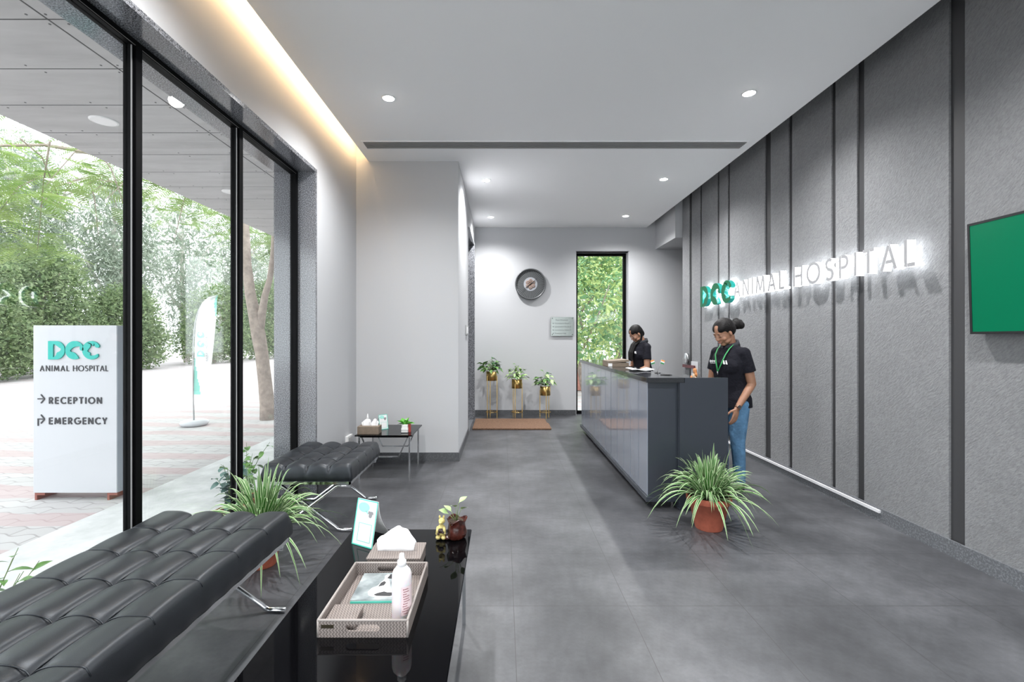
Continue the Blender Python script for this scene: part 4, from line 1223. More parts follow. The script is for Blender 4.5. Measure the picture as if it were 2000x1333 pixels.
# acrylic tent cards
def tent_card(name, label, loc, rz, w, h, lean):
    o = thing(name, label, 'sign', loc, rz, 'white tent cards with teal border')
    T = Matrix.Rotation(-lean, 4, 'X')
    def pp(x, z, d=0): return T @ Vector((x, d, z))
    def face(x0, x1, z0, z1, d0, d1, mb):
        vs = [pp(x0,z0,d0),pp(x1,z0,d0),pp(x1,z1,d0),pp(x0,z1,d0),pp(x0,z0,d1),pp(x1,z0,d1),pp(x1,z1,d1),pp(x0,z1,d1)]
        mb.add(vs, [(0,1,2,3),(4,7,6,5),(0,4,5,1),(1,5,6,2),(2,6,7,3),(3,7,4,0)])
    mb = MB(); face(-w/2, w/2, 0, h, 0, 0.002, mb)
    # curved rear support: a sheet sweeping from the top edge down and back
    n = 10; prof = []
    for k in range(n+1):
        t = k/n; y0 = math.sin(lean)*h; z0 = math.cos(lean)*h
        prof.append((y0 + 0.11*t**2.2, z0*(1-t)))
    vs = []
    for (y, z) in prof:
        vs += [(-w/2, y+0.002, z), (w/2, y+0.002, z), (w/2, y+0.0035, z), (-w/2, y+0.0035, z)]
    fs = []
    for k in range(n):
        a = k*4
        for q in range(4): r = (q+1) % 4; fs.append((a+q, a+r, a+4+r, a+4+q))
    mb.add(vs, fs, 0, False)
    mb.build('card', M['white_plastic'], o)
    bd = MB(); e = 0.005
    for (x0, x1, z0, z1) in ((-w/2, w/2, 0, e), (-w/2, w/2, h-e, h), (-w/2, -w/2+e, 0, h), (w/2-e, w/2, 0, h)):
        face(x0, x1, z0, z1, -0.001, 0, bd)
    bd.build('teal_border', M['teal'], o)
    fr = MB(); a, c, d, g = -w*0.28, w*0.34, h*0.10, h*0.49; e = 0.0016
    for (x0, x1, z0, z1) in ((a, c, d, d+e), (a, c, g-e, g), (a, a+e, d, g), (c-e, c, d, g)): face(x0, x1, z0, z1, -0.001, 0, fr)
    fr.build('thin_frame', M['teal'], o)
    bb = MB(); pts = [(math.cos(t)*w*0.27, math.sin(t)*h*0.105) for t in [2*PI*k/24 for k in range(24)]]
    Mx = T @ Matrix(((1,0,0,-w*0.14),(0,0,-1,0),(0,1,0,h*0.83),(0,0,0,1)))
    bb.prism([(p[0], p[1]) for p in pts], 0.0002, 0.001, Mx)
    bb.prism([(w*0.08,-h*0.07),(w*0.20,-h*0.075),(w*0.24,-h*0.15)], 0.0002, 0.001, Mx)
    bb.build('speech_bubble', M['pale_teal'], o)
    dg_ = MB(); Mx = T @ Matrix(((1,0,0,w*0.22),(0,0,-1,0),(0,1,0,h*0.70),(0,0,0,1)))
    dg_.prism([(-0.010,-0.012),(0.0,-0.016),(0.008,-0.010),(0.010,0.002),(0.016,0.0),(0.014,0.012),(0.006,0.014),(-0.004,0.013),(-0.014,0.014),(-0.018,0.0),(-0.011,0.003)], 0.0002, 0.0008, Mx)
    dg_.build('dog_print', M['grey_print'], o)
    return o
tent_card('tent_card', 'white tent card with teal border and speech bubble, on near table behind tray', (-0.6485, 2.165, TZ), -0.50, 0.128, 0.205, 0.20)
tent_card('tent_card', 'small grey and teal tent card behind tissues on the far side table', (-1.25, 4.96, TZ), 0.75, 0.10, 0.155, 0.18)
bl2 = thing('sanitizer_bottle', 'small white pointed bottle behind the tissues on far side table', 'bottle', (-1.40, 4.88, TZ))
MB().lathe([(0.034,0),(0.036,0.01),(0.036,0.095),(0.028,0.115),(0.012,0.125)], seg=24).build('bottle_body', M['white_plastic'], bl2)
MB().lathe([(0.012,0.124),(0.010,0.14),(0.004,0.175),(0,0.178)], seg=16).build('nozzle_cap', M['white_plastic'], bl2)

# small plant on far side table
mp_ = thing('small_potted_plant', 'tiny bright green plant in white and red pot on far side table', 'potted plant', (-0.995, 4.80, TZ))
MB().box(-0.034, 0.034, -0.034, 0.034, 0, 0.05).build('pot', M['white_ceramic'], mp_, bevel=0.004)
MB().box(-0.035, 0.035, -0.035, 0.035, 0.022, 0.025).box(-0.036, 0.036, -0.036, 0.036, 0, 0.006).build('pot_band', M['dark_print'], mp_)
MB().rbox((0.03,0.02,0.042), (0.05, 0.04, 0.084), 0.004).build('red_cup', mat('red_glazed_pot', (0.38, 0.05, 0.04), 0.4), mp_)
MB().rbox((0,0,0.066), (0.062, 0.062, 0.034), 0.006).build('pot_rim', M['white_ceramic'], mp_)
rnd = random.Random(31); lf = MB()
for k in range(16):
    add_leaf(lf, Vector((rnd.uniform(-.012,.012), rnd.uniform(-.012,.012), 0.08)), rnd.uniform(0, 6.28), rnd.uniform(0.2, 1.2), rnd.uniform(0.07, 0.10), 0.034, rnd, True, droop=0.3)
lf.build('foliage', M['leaf_bright'], mp_)

# glazed pot with a little figure and a seedling
gp = thing('figurine_planter', 'brown glazed planter with small yellow animal figure and seedling, far table corner', 'planter', (-0.245, 2.255, TZ))
glz = mat('brown_glaze', (0.055, 0.014, 0.010), 0.08, var=0.8, vscale=30, bmp=0.3, bscale=25)
pl_ = MB(); n = 30; prof = [(0.030,0.0),(0.040,0.006),(0.046,0.03),(0.040,0.055),(0.038,0.07),(0.045,0.088),(0.048,0.094),(0.043,0.095),(0.036,0.082),(0.0,0.080)]
vs = []
for (r, z) in prof:
    for i in range(n):
        a = 2*PI*i/n; q = 1 + 0.09*math.sin(3*a+1) + 0.05*math.sin(5*a)
        vs.append((0.022 + r*q*math.cos(a), r*q*math.sin(a), z + (0.007*math.sin(4*a) if z > 0.085 else 0)))
fs = [(k*n+i, k*n+(i+1) % n, (k+1)*n+(i+1) % n, (k+1)*n+i) for k in range(len(prof)-1) for i in range(n)]
pl_.add(vs, fs, 0, True); pl_.ell((-0.015,-0.004,0.010), (0.045,0.028,0.012)); pl_.build('pot', glz, gp)
MB().cyl((0.022, 0, 0), 0.035, 0.081, 0.086, 18).build('soil', M['soil'], gp)
fg = MB(); yel = mat('yellow_glaze', (0.62, 0.52, 0.20), 0.12, var=0.15, vscale=30)
fg.ell((-0.048,-0.005,0.040), (0.021,0.019,0.030)).ell((-0.046,-0.008,0.086), (0.016,0.015,0.015)).ell((-0.056,-0.006,0.104), (0.005,0.004,0.008)).ell((-0.037,-0.006,0.104), (0.005,0.004,0.008))
fg.ell((-0.050,-0.024,0.083), (0.008,0.009,0.006)).capsule((-0.064,-0.012,0.055), 0.007, (-0.068,-0.022,0.030), 0.006).capsule((-0.034,-0.018,0.055), 0.007, (-0.030,-0.026,0.034), 0.006)
fg.ell((-0.062,-0.018,0.012), (0.012,0.018,0.010)).ell((-0.036,-0.020,0.012), (0.012,0.018,0.010))
fg.build('animal_figure', yel, gp)
fg = MB(); fg.ell((-0.048,-0.010,0.042), (0.019,0.018,0.016)).ell((-0.060,-0.026,0.030), (0.006,0.006,0.006)).ell((-0.038,-0.028,0.038), (0.006,0.006,0.006))
fg.build('figure_patches', mat('dark_glaze_patches', (0.05, 0.03, 0.03), 0.1), gp)
rnd = random.Random(12); st = MB(); lf = MB()
for (dx, dy, h, az) in ((-0.012, 0.0, 0.125, 2.6), (0.006, 0.004, 0.165, 0.6), (0.0, -0.004, 0.150, 4.3), (0.012, 0, 0.135, 5.6), (-0.02, 0.0, 0.115, 3.3)):
    top = Vector((0.022 + dx*1.8, dy*2, h)); st.tube([(0.022+dx*0.3, dy*0.3, 0.083), (0.022+dx, dy, (h+0.083)/2), top], [0.002, 0.0016, 0.001], 5)
    add_leaf(lf, top, az, 0.6, 0.052, 0.032, rnd, droop=0.2)
st.build('stem', M['stem'], gp); lf.build('foliage', M['leaf_pale'], gp)

# ================================================================== RECEPTION COUNTER
CT = 1.085
cn = thing('reception_counter', 'long slate-blue lacquered reception counter with black granite ledge', 'counter', (1.5, 5.5, 0))
CY0, CY1 = 3.90, 7.16
MB(True).box(1.26, 1.42, CY0+0.08, CY1-0.05, 0, 0.062).build('plinth', M['plinth'], cn)
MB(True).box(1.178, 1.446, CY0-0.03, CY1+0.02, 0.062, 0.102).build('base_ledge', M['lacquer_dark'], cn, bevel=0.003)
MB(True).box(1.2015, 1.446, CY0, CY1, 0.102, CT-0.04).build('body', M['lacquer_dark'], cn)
xs = [1142, 1149, 1161, 1163.5, 1166, 1174, 1183, 1194, 1206, 1219, 1232, 1248]
ys = [CY1] + [1.2*920/(x-982) for x in xs] + [CY0]
for k in range(len(ys)-1):
    g_ = 0.009 if k not in (7, 8) else 0.016
    a, c = ys[k+1] + g_/2, ys[k] - g_/2
    if k == len(ys)-2: a = CY0
    if c - a > 0.01:
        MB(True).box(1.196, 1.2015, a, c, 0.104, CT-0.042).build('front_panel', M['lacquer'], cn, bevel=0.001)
MB(True).box(1.1975, 1.2005, ys[8]+0.005, ys[8]+0.014, 0.104, CT-0.042).build('metal_strip', M['steel'], cn)
MB(True).box(1.176, 1.487, CY0-0.045, CY1+0.04, CT-0.04, CT).build('ledge_top', M['counter_top'], cn, bevel=0.002)
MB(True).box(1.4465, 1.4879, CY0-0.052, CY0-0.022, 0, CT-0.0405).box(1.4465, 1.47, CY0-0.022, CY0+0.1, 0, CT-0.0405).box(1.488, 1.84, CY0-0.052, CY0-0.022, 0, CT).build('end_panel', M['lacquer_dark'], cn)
MB(True).box(1.4705, 1.84, CY0-0.02, CY1, 0.735, 0.76).build('desk_top', M['counter_top'], cn)
MB(True).box(1.4465, 1.82, CY1-0.03, CY1, 0, 0.735).box(1.4465, 1.80, 5.5, 5.53, 0, 0.735).build('desk_support', M['lacquer_dark'], cn)

bx = thing('file_box', 'flat brown cardboard box lying on the counter ledge', 'box', (1.315, 5.50, CT), 0.0)
MB().box(-0.115, 0.115, -0.16, 0.16, 0, 0.045).build('box_body', M['brown_card'], bx, bevel=0.003)
R = rotm(0, math.radians(5), 0)
MB().obox((0.0, 0, 0.062), (0.235, 0.325, 0.022), rotm(0, math.radians(-4), 0)).build('lid', M['brown_card'], bx)
MB().box(-0.12, -0.075, -0.164, -0.16, 0.004, 0.040).build('white_label', M['paper'], bx)

ppr = MB(); 
vs = []
for j in range(5):
    for i in range(9):
        vs.append((-0.10 + i*0.0275, -0.13 + j*0.065, 0.006 + 0.012*math.sin(i*0.9+0.4)*(0.5+j*0.1)+0.008))
ppr.add(vs, [(j*9+i, j*9+i+1, (j+1)*9+i+1, (j+1)*9+i) for j in range(4) for i in range(8)], 0, True)
pp_ = thing('loose_papers', 'loose white papers on the counter ledge in front of seated side clerk', 'papers', (1.37, 4.75, CT))
pp_['label'] = 'loose white papers on the counter ledge beside the small flags'
o = ppr.build('sheet', M['paper'], pp_); md = o.modifiers.new('s', 'SOLIDIFY'); md.thickness = 0.003; md.offset = -1
fs_ = thing('desk_flags', 'small stand with two crossed tricolour flags on the counter', 'flags', (1.44, 4.38, CT))
MB().lathe([(0.028,0),(0.028,0.004),(0.006,0.008),(0.004,0.014),(0,0.014)], seg=20).build('base', M['black_plastic'], fs_)
for s_ in (-1, 1):
    tip = Vector((s_*0.034, 0, 0.128)); MB().tube([(0,0,0.012), tip], 0.0013, 6).build('flag_pole', M['grey_plastic'], fs_)
    d = tip.normalized(); out = Vector((s_, 0, -0.35)).normalized(); mb = MB()
    for k, mi in enumerate((0, 1, 2)):
        a = tip - d*0.006 - out*0.0; q0 = tip - d*(0.002 + k*0.012) ; q1 = tip - d*(0.002 + (k+1)*0.012)
        mb.add([q0, q0+out*0.036, q1+out*0.036, q1, q0+Vector((0,.001,0)), q0+out*0.036+Vector((0,.001,0)), q1+out*0.036+Vector((0,.001,0)), q1+Vector((0,.001,0))],
               [(0,3,2,1),(4,5,6,7),(0,1,5,4),(2,3,7,6),(1,2,6,5),(0,4,7,3)], mi)
    mb.build('flag', [mat('saffron_cloth', (0.85, 0.30, 0.06), 0.8), M['white_print'], mat('flag_green_cloth', (0.03, 0.25, 0.08), 0.8)], fs_)
pn = thing('pen', 'black pen lying on the counter ledge to the right of the flags', 'pen', (1.435, 4.12, CT))
MB().tube([(-0.05, 0.02, 0.005), (0.02, 0, 0.005), (0.045, -0.006, 0.004)], [0.004, 0.005, 0.0015], 8).build('barrel', M['black_plastic'], pn)

# wall ornament beside the feature wall
orn = thing('key_ornament', 'white card with round medallion and orange flower ornament hanging on striped wall', 'wall ornament', (2.9, 7.1, 0.9))
MB(True).box(2.885, 2.8995, 6.98, 7.22, 0.66, 1.06).build('card', M['white_panel'], orn, bevel=0.003)
Rx = rotm(0, -PI/2, 0)
MB(True).lathe([(0.0,0.0),(0.085,0.0),(0.085,0.02),(0.07,0.03),(0.0,0.03)], (2.87, 7.34, 1.10), 28, Rx).build('medallion', M['steel'], orn)
MB(True).box(2.86, 2.88, 7.05, 7.50, 0.955, 1.0).build('dark_bar', mat('maroon_bar', (0.09, 0.01, 0.015), 0.5), orn)
mb = MB(True); rnd = random.Random(8)
for k in range(9):
    mb.ell((2.86, 7.05 + rnd.uniform(-.09,.09), 0.86 + rnd.uniform(-.09,.08)), (0.015, 0.045, 0.035), rotm(rnd.random()*2, 0, 0), 10, 6, k % 2)
mb.build('flower', [mat('orange_flower', (0.55, 0.22, 0.07), 0.6), mat('beige_flower', (0.6, 0.45, 0.3), 0.6)], orn)

# ================================================================== WALL THINGS
# television
tv = thing('television', 'wall-mounted television with plain green screen at right edge', 'television', (2.86, 3.0, 1.43))
TT = Matrix.Translation((2.836, 0, 1.433)) @ Matrix.Rotation(math.radians(-1.6), 4, 'Y')
def tvbox(mb, x0, x1, y0, y1, z0, z1, mi=0):
    vs = [TT @ Vector(p) for p in [(x0,y0,z0),(x1,y0,z0),(x1,y1,z0),(x0,y1,z0),(x0,y0,z1),(x1,y0,z1),(x1,y1,z1),(x0,y1,z1)]]
    mb.add(vs, [(0,3,2,1),(4,5,6,7),(0,1,5,4),(1,2,6,5),(2,3,7,6),(3,0,4,7)], mi)
ty0, ty1, th_ = 1.74, 2.855, 0.665
mb = MB(True); tvbox(mb, 0, 0.045, ty0, ty1, 0, th_); mb.build('casing', M['black_plastic'], tv)
mb = MB(True)
for q in ((ty0, ty1, 0, 0.014), (ty0, ty1, th_-0.014, th_), (ty0, ty0+0.014, 0.014, th_-0.014), (ty1-0.014, ty1, 0.014, th_-0.014)):
    tvbox(mb, -0.004, 0, q[0], q[1], q[2], q[3])
mb.build('bezel', M['black_plastic'], tv)
mb = MB(True); tvbox(mb, -0.0015, -0.0005, ty0+0.014, ty1-0.014, 0.014, th_-0.014); mb.build('screen', M['screen'], tv)
MB(True).box(2.87, 2.897, 2.1, 2.5, 1.6, 1.9).build('bracket', M['black_metal'], tv)

# illuminated letters
M['sign_face'] = mat('light_grey_sign_face', (0.32, 0.32, 0.33), 0.6)
M['sign_glow'] = mat('lit_white_acrylic', (0.96, 0.98, 1.0), 0.4, emit=1.0)
M['halo'] = mat('white_led_halo', (0.95, 0.98, 1.0), 0.5, emit=7.5)
M['logo_face'] = mat('green_logo_face', (0.003, 0.10, 0.04), 0.5, spec=0.2)
M['logo_side'] = mat('teal_logo_side', (0.01, 0.22, 0.19), 0.2, emit=0.35)
sg = thing('wall_sign', 'backlit DCC ANIMAL HOSPITAL lettering on the dark striped wall', 'sign', (2.85, 5.0, 1.85))
XF, XBk = 2.80, 2.845
# text runs toward the camera: u = -Y ; up = Z ; u x up = -Y x Z = -X  -> local +z points into the room
def sframe(y, z): return frame((XF, y, z), (0,-1,0), (0,0,1))
h_ = 0.186; text_ = 'ANIMAL HOSPITAL'; Ltot = 5.70 - 3.20
ww = word_width(text_, h_, 0); sp_ = (Ltot - ww)/14
x = 0
GLY[' '] = (0.12, [])
sp_ = (Ltot - word_width(text_, h_, 0))/14
for c in text_:
    gw, pls = GLY[c]
    if pls:
        mb = MB(True)
        for k, pl in enumerate(pls):
            stroke(mb, [(x + p[0]*h_, p[1]*h_) for p in pl], 0.026, -0.045, -0.0005*k, sframe(5.70, 1.905), 0, 1)
        lo = mb.build('letter', [M['sign_face'], M['sign_glow']], sg)
        mb = MB(True)
        for k, pl in enumerate(pls):
            stroke(mb, [(x + p[0]*h_, p[1]*h_) for p in pl], 0.020, -0.062-0.0003*k, -0.052, sframe(5.70, 1.905), 0, 0)
        mb.build('backlight', M['halo'], lo)
    x += gw*h_ + sp_
for k, yy in enumerate((6.68, 6.355, 6.04)):
    mb = MB(True); logo(mb, k, 0.285, -0.055, 0.0, sframe(yy, 1.852), 0, 0, 1); mb.build('logo_letter', [M['logo_face'], M['logo_side']], sg)
    mb = MB(True); logo(mb, k, 0.285, -0.075, -0.057, sframe(yy, 1.852), 0, 0, 0); mb.build('backlight', M['halo'], sg)

# wall clock
CX, CZc, CR = 0.505, 2.40, 0.283
ck = thing('wall_clock', 'round dark grey wall clock with floral centre', 'clock', (CX, 8.60, CZc))
Ry = rotm(PI/2, 0, 0)   # local z -> -Y
MB().lathe([(CR-0.02,0.0),(CR,0.0),(CR,0.045),(CR-0.008,0.052),(CR-0.024,0.048),(CR-0.026,0.02)], seg=56, R=Ry, cap=False).build('rim', mat('pewter_rim', (0.14, 0.145, 0.15), 0.35, 0.6), ck)
m, nt, b = nodes('ribbed_grey_dial'); tc = coords(nt); sp = nt.nodes.new('ShaderNodeSeparateXYZ'); nt.links.new(tc, sp.inputs[0])
at = math_node(nt, 'ARCTAN2', sp.outputs[2], sp.outputs[0]); wv = math_node(nt, 'SINE', math_node(nt, 'MULTIPLY', at, 48.0))
nt.links.new(ramp(nt, wv, [(0.2, (0.05, 0.053, 0.056)), (0.9, (0.15, 0.155, 0.16))]), b.inputs['Base Color']); M['dial'] = m
MB().lathe([(0.0,0.016),(CR-0.02,0.016)], seg=56, R=Ry, cap=False).build('dial', M['dial'], ck)
dm = MB().lathe([(0.0,0.020),(0.125,0.020)], seg=40, R=Ry, cap=False).build('centre_disc', mat('pale_grey_disc', (0.38, 0.39, 0.42), 0.5), ck)
fl_ = MB()
for k in range(6):
    a = PI/6 + k*PI/3; fl_.lathe([(0.018,0.0),(0.033,0.0),(0.033,0.006),(0.018,0.006)], (0.062*math.cos(a), -0.0205, 0.062*math.sin(a)), 18, Ry, cap=False)
    fl_.lathe([(0.0,0.004),(0.010,0.004)], (0.062*math.cos(a), -0.0205, 0.062*math.sin(a)), 10, Ry, cap=False)
fl_.lathe([(0.0,0.004),(0.030,0.004)], (0,-0.0205,0), 20, Ry, cap=False)
fl_.build('flower_motif', mat('copper_motif', (0.33, 0.22, 0.17), 0.5), ck)
R1 = Matrix.Rotation
def hand(ang, l, w, back):
    mb = MB(); d = Vector((math.sin(ang), 0, math.cos(ang))); s_ = Vector((d.z, 0, -d.x))
    a = -d*back; e = d*l; y = Vector((0, -0.034, 0)); y2 = Vector((0, -0.031, 0))
    vs = [a+s_*w+y, a-s_*w+y, e-s_*w*0.3+y, e+s_*w*0.3+y, a+s_*w+y2, a-s_*w+y2, e-s_*w*0.3+y2, e+s_*w*0.3+y2]
    mb.add(vs, [(0,1,2,3),(4,7,6,5),(0,4,5,1),(2,6,7,3),(1,5,6,2),(0,3,7,4)])
    return mb
hand(math.radians(50), 0.155, 0.008, 0.02).build('hour_hand', M['dark_print'], ck)
hand(math.radians(232), 0.20, 0.007, 0.02).build('minute_hand', M['dark_print'], ck)

# steel directory plaque
pq = thing('directory_plaque', 'square brushed steel room directory plaque beside the tall window', 'plaque', (1.085, 8.60, 1.45))
m, nt, b = nodes('mirror_steel_plate'); b.inputs['Metallic'].default_value = 1; b.inputs['Roughness'].default_value = 0.22; b.inputs['Base Color'].default_value = (0.26, 0.275, 0.26, 1); M['plate'] = m
MB(True).box(0.88, 1.295, 8.592, 8.602, 1.455, 1.80).build('plate', M['plate'], pq, bevel=0.001)
sc_ = MB(True)
for (x, z) in ((0.905, 1.775), (0.905, 1.48), (1.27, 1.775), (1.27, 1.48)): sc_.lathe([(0.008,0),(0.008,0.008),(0,0.008)], (x, 8.592, z), 12, Ry)
sc_.build('screw', M['dark_print'], pq)
for k, tx in enumerate(('Floor Directory', 'Consultation Room 1', 'Consultation Room 2', 'Consultation Room 3', 'Treatment Hall')):
    Mx = frame((0.965 if k == 0 else 0.945, 8.5915, 1.735 - k*0.061), (1,0,0), (0,0,1))
    o = text_mesh(tx, 0.034, Mx, M['dark_print'], 'lettering', None, 0.0008)
    for v_ in o.data.vertices: v_.co -= pq.location
    o.parent = pq
mb = MB(True)
for k in range(1, 5): mb.box(0.912, 0.926, 8.5905, 8.592, 1.738 - k*0.061, 1.752 - k*0.061)
mb.build('bullet', M['dark_print'], pq)

# switches
sw = thing('light_switch', 'small grey switch plate on the side of the white wall block', 'switch', (RX, 6.50, 1.5))
MB(True).box(RX, RX+0.012, 6.40, 6.80, 1.46, 1.59).build('plate', M['grey_plastic'], sw, bevel=0.002)
MB(True).box(RX+0.012, RX+0.016, 6.45, 6.58, 1.48, 1.57).box(RX+0.012, RX+0.016, 6.60, 6.75, 1.48, 1.57).build('rocker', M['white_plastic'], sw)
so = thing('wall_socket', 'white raised socket plate low on window wall behind far bench', 'socket', (XL, 5.1, 0.32))
MB(True).box(XL, XL+0.03, 5.02, 5.18, 0.27, 0.36).build('plate', M['white_plastic'], so, bevel=0.003)
MB(True).box(XL+0.03, XL+0.033, 5.05, 5.10, 0.29, 0.34).box(XL+0.03, XL+0.033, 5.12, 5.16, 0.29, 0.34).build('rocker', M['grey_plastic'], so)

# ================================================================== PLANT STANDS
def pothos(o, z0, n, seed, mats, spread, L, wild=0):
    rnd = random.Random(seed); lf = MB(); st = MB()
    for k in range(n):
        a = rnd.uniform(0, 2*PI); r = spread*rnd.random()**0.6; h = rnd.uniform(0.03, 0.24)*(1.25 - r/spread*0.8)
        x, y = r*math.cos(a), r*math.sin(a)*0.8
        p = Vector((x + wild*rnd.random(), y, z0 + h)); st.tube([(x*0.15, y*0.15, z0), (x*0.5, y*0.5, z0+h*0.6), p], [0.003,0.0025,0.002], 4)
        add_leaf(lf, p, a + rnd.uniform(-.8, .8), rnd.uniform(-0.5, 0.7), L*rnd.uniform(.7, 1.15), L*0.55, rnd, droop=0.4, mi=rnd.randrange(len(mats)))
    st.build('stem', M['stem'], o); lf.build('foliage', mats, o)
def plant_stand(label, x, y, ztop, seed, mats, spread, n, L, wild=0):
    o = thing('plant_stand', label, 'plant stand', (x, y, 0), 0, 'brass plant stands under the clock')
    r, ph = 0.092, 0.175; zb = ztop - ph
    MB().lathe([(0.0,zb),(r,zb),(r,ztop-0.012),(r-0.004,ztop-0.012),(r-0.004,ztop-0.03),(0,ztop-0.03)], seg=32).build('brass_pot', M['gold'], o)
    MB().lathe([(r-0.008,ztop-0.02),(r+0.004,ztop-0.008),(r+0.004,ztop+0.006),(r-0.006,ztop+0.006),(r-0.012,ztop-0.01)], seg=32, cap=False).build('inner_pot', M['white_ceramic'], o)
    MB().cyl((0,0,0), r-0.01, ztop-0.02, ztop-0.008, 24).build('soil', M['soil'], o)
    for k in range(3):
        a = math.radians((200, 330, 80)[k] + seed*25); MB().box(-0.006, 0.006, -0.006, 0.006, 0, ztop-0.09).build('leg', M['gold'], o).location = ((r+0.007)*math.cos(a), (r+0.007)*math.sin(a), 0)
    MB().lathe([(r+0.002,0.105),(r+0.008,0.105),(r+0.008,0.115),(r+0.002,0.115)], seg=32, cap=False).build('ring', M['gold'], o)
    pothos(o, ztop-0.01, n, seed, mats, spread, L, wild)
    return o
plant_stand('tallest brass plant stand with dark leafy plant, leftmost under the clock', -0.20, 8.33, 0.84, 1, [M['leaf_dark'], M['leaf_mid']], 0.14, 60, 0.115, -0.05)
plant_stand('middle height brass plant stand with pale variegated plant, centre of three', 0.25, 8.33, 0.705, 2, [M['leaf_pale'], M['leaf_mid'], M['leaf_pale']], 0.15, 64, 0.085)
plant_stand('shortest brass plant stand with green plant, next to the tall window', 0.75, 8.33, 0.58, 3, [M['leaf_mid'], M['leaf_dark'], M['leaf_pale']], 0.15, 60, 0.105)

# coir mats
def coir_mat(label, x0, x1, y0, y1, z=0.022):
    o = MB().rbox((0,0,z/2), (x1-x0, y1-y0, z), 0.02).build('doormat', M['coir'])
    o.location = ((x0+x1)/2, (y0+y1)/2, 0.0); tag(o, label, 'doormat', 'coir doormats by the corridor'); return o
coir_mat('brown coir doormat, farther of the two by the plant stands', -0.47, 0.73, 7.72, 8.16)
coir_mat('brown coir doormat, nearer of the two in front of the corridor opening', -0.47, 0.75, 7.24, 7.70, 0.03)

# ================================================================== SPIDER PLANTS
def spider(name, label, loc, pot_r, pot_h, pot_rb, n, length, seed, ymax=None):
    o = thing(name, label, 'potted plant', loc, 0, 'spider plants in terracotta pots'); rnd = random.Random(seed)
    R_, H_ = pot_r, pot_h
    MB().lathe([(pot_rb*0.97,0),(pot_rb,0.006),(R_*0.88,H_*0.80),(R_*0.9,H_*0.80),(R_*0.97,H_*0.82),(R_,H_*0.86),(R_,H_*0.985),(R_*0.985,H_),(R_*0.92,H_),(R_*0.90,H_*0.92),(0,H_*0.92)], seg=48).build('pot', M['terracotta'], o)
    MB().lathe([(R_*0.90,H_*0.925),(R_*0.5,H_*0.955),(0,H_*0.965)], seg=28, cap=False).build('soil', M['soil'], o)
    mb = MB()
    for k in range(n):
        az = rnd.uniform(0, 2*PI); el = math.radians(rnd.choice([rnd.uniform(15, 50), rnd.uniform(40, 70), rnd.uniform(60, 88)])); L = length*rnd.uniform(0.6, 1.15)
        if el > 1.0: L *= 1.02
        r0 = R_*0.45*rnd.random(); p = Vector((r0*math.cos(az), r0*math.sin(az), H_*0.93))
        d = Vector((math.cos(az)*math.cos(el), math.sin(az)*math.cos(el), math.sin(el))); s_ = Vector((-math.sin(az), math.cos(az), 0))
        W = rnd.uniform(0.008, 0.0125); ns = 9; vs = []; tw = rnd.uniform(-.5, .5); drop = rnd.uniform(0.4, 0.95)*L
        for q in range(ns+1):
            t = q/ns; c = p + d*L*t; c.z -= drop*0.75*t*t*t*math.cos(el)**0.5 * (1.0) + 0.08*L*t*t; 
            c = Vector((c.x, c.y if ymax is None else (c.y if c.y < ymax*0.7 else ymax*0.7 + (c.y-ymax*0.7)*0.35), max(c.z, 0.02)))
            w = W*min(1, 0.5+2.2*t)*(1 - t**3.0) + 0.0003; u = Vector((0,0,1))
            s2 = s_*math.cos(tw*t*2) + u*math.sin(tw*t*2)
            for (f, up) in ((-1, .35), (-.55, .12), (0, -.12), (.55, .12), (1, .35)): vs.append(c + s2*w*f + u*w*up)
        b0 = len(mb.v); mb.v += [tuple(v_) for v_ in vs]
        for q in range(ns):
            for g in range(4):
                a = b0 + q*5 + g; mb.f.append([a, a+1, a+6, a+5]); mb.m.append(1 if g in (0, 3) else 0); mb.sm.append(True)
    mb.build('foliage', [M['blade_green'], M['blade_cream']], o)
    return o
spider('spider_plant', 'variegated spider plant in terracotta pot in front of the counter end', (1.53, 3.50, 0), 0.158, 0.245, 0.096, 270, 0.43, 21, ymax=0.285)
spider('spider_plant', 'variegated spider plant in pot between the two benches by the window', (-1.50, 2.93, 0), 0.13, 0.22, 0.085, 230, 0.50, 27)
# ================================================================== PEOPLE
def bake(o, voxel, smooth=0, factor=0.5):
    md = o.modifiers.new('r', 'REMESH'); md.mode = 'VOXEL'; md.voxel_size = voxel; md.use_smooth_shade = True
    if smooth:
        ms = o.modifiers.new('s', 'SMOOTH'); ms.iterations = smooth; ms.factor = factor
    dg = bpy.context.evaluated_depsgraph_get(); dg.update()
    me = bpy.data.meshes.new_from_object(o.evaluated_get(dg))
    mats = [m_ for m_ in o.data.materials]
    o.modifiers.clear(); old = o.data; o.data = me
    me.name = o.name
    if not me.materials:
        for m_ in mats: me.materials.append(m_)
    for p in me.polygons: p.use_smooth = True; p.material_index = 0
    return o

def limb(mb, pts, rads, seg=16):
    mb.tube(pts, rads, seg)
    for p, r in zip(pts, rads): mb.ell(p, (r, r, r), seg=seg, rings=8)

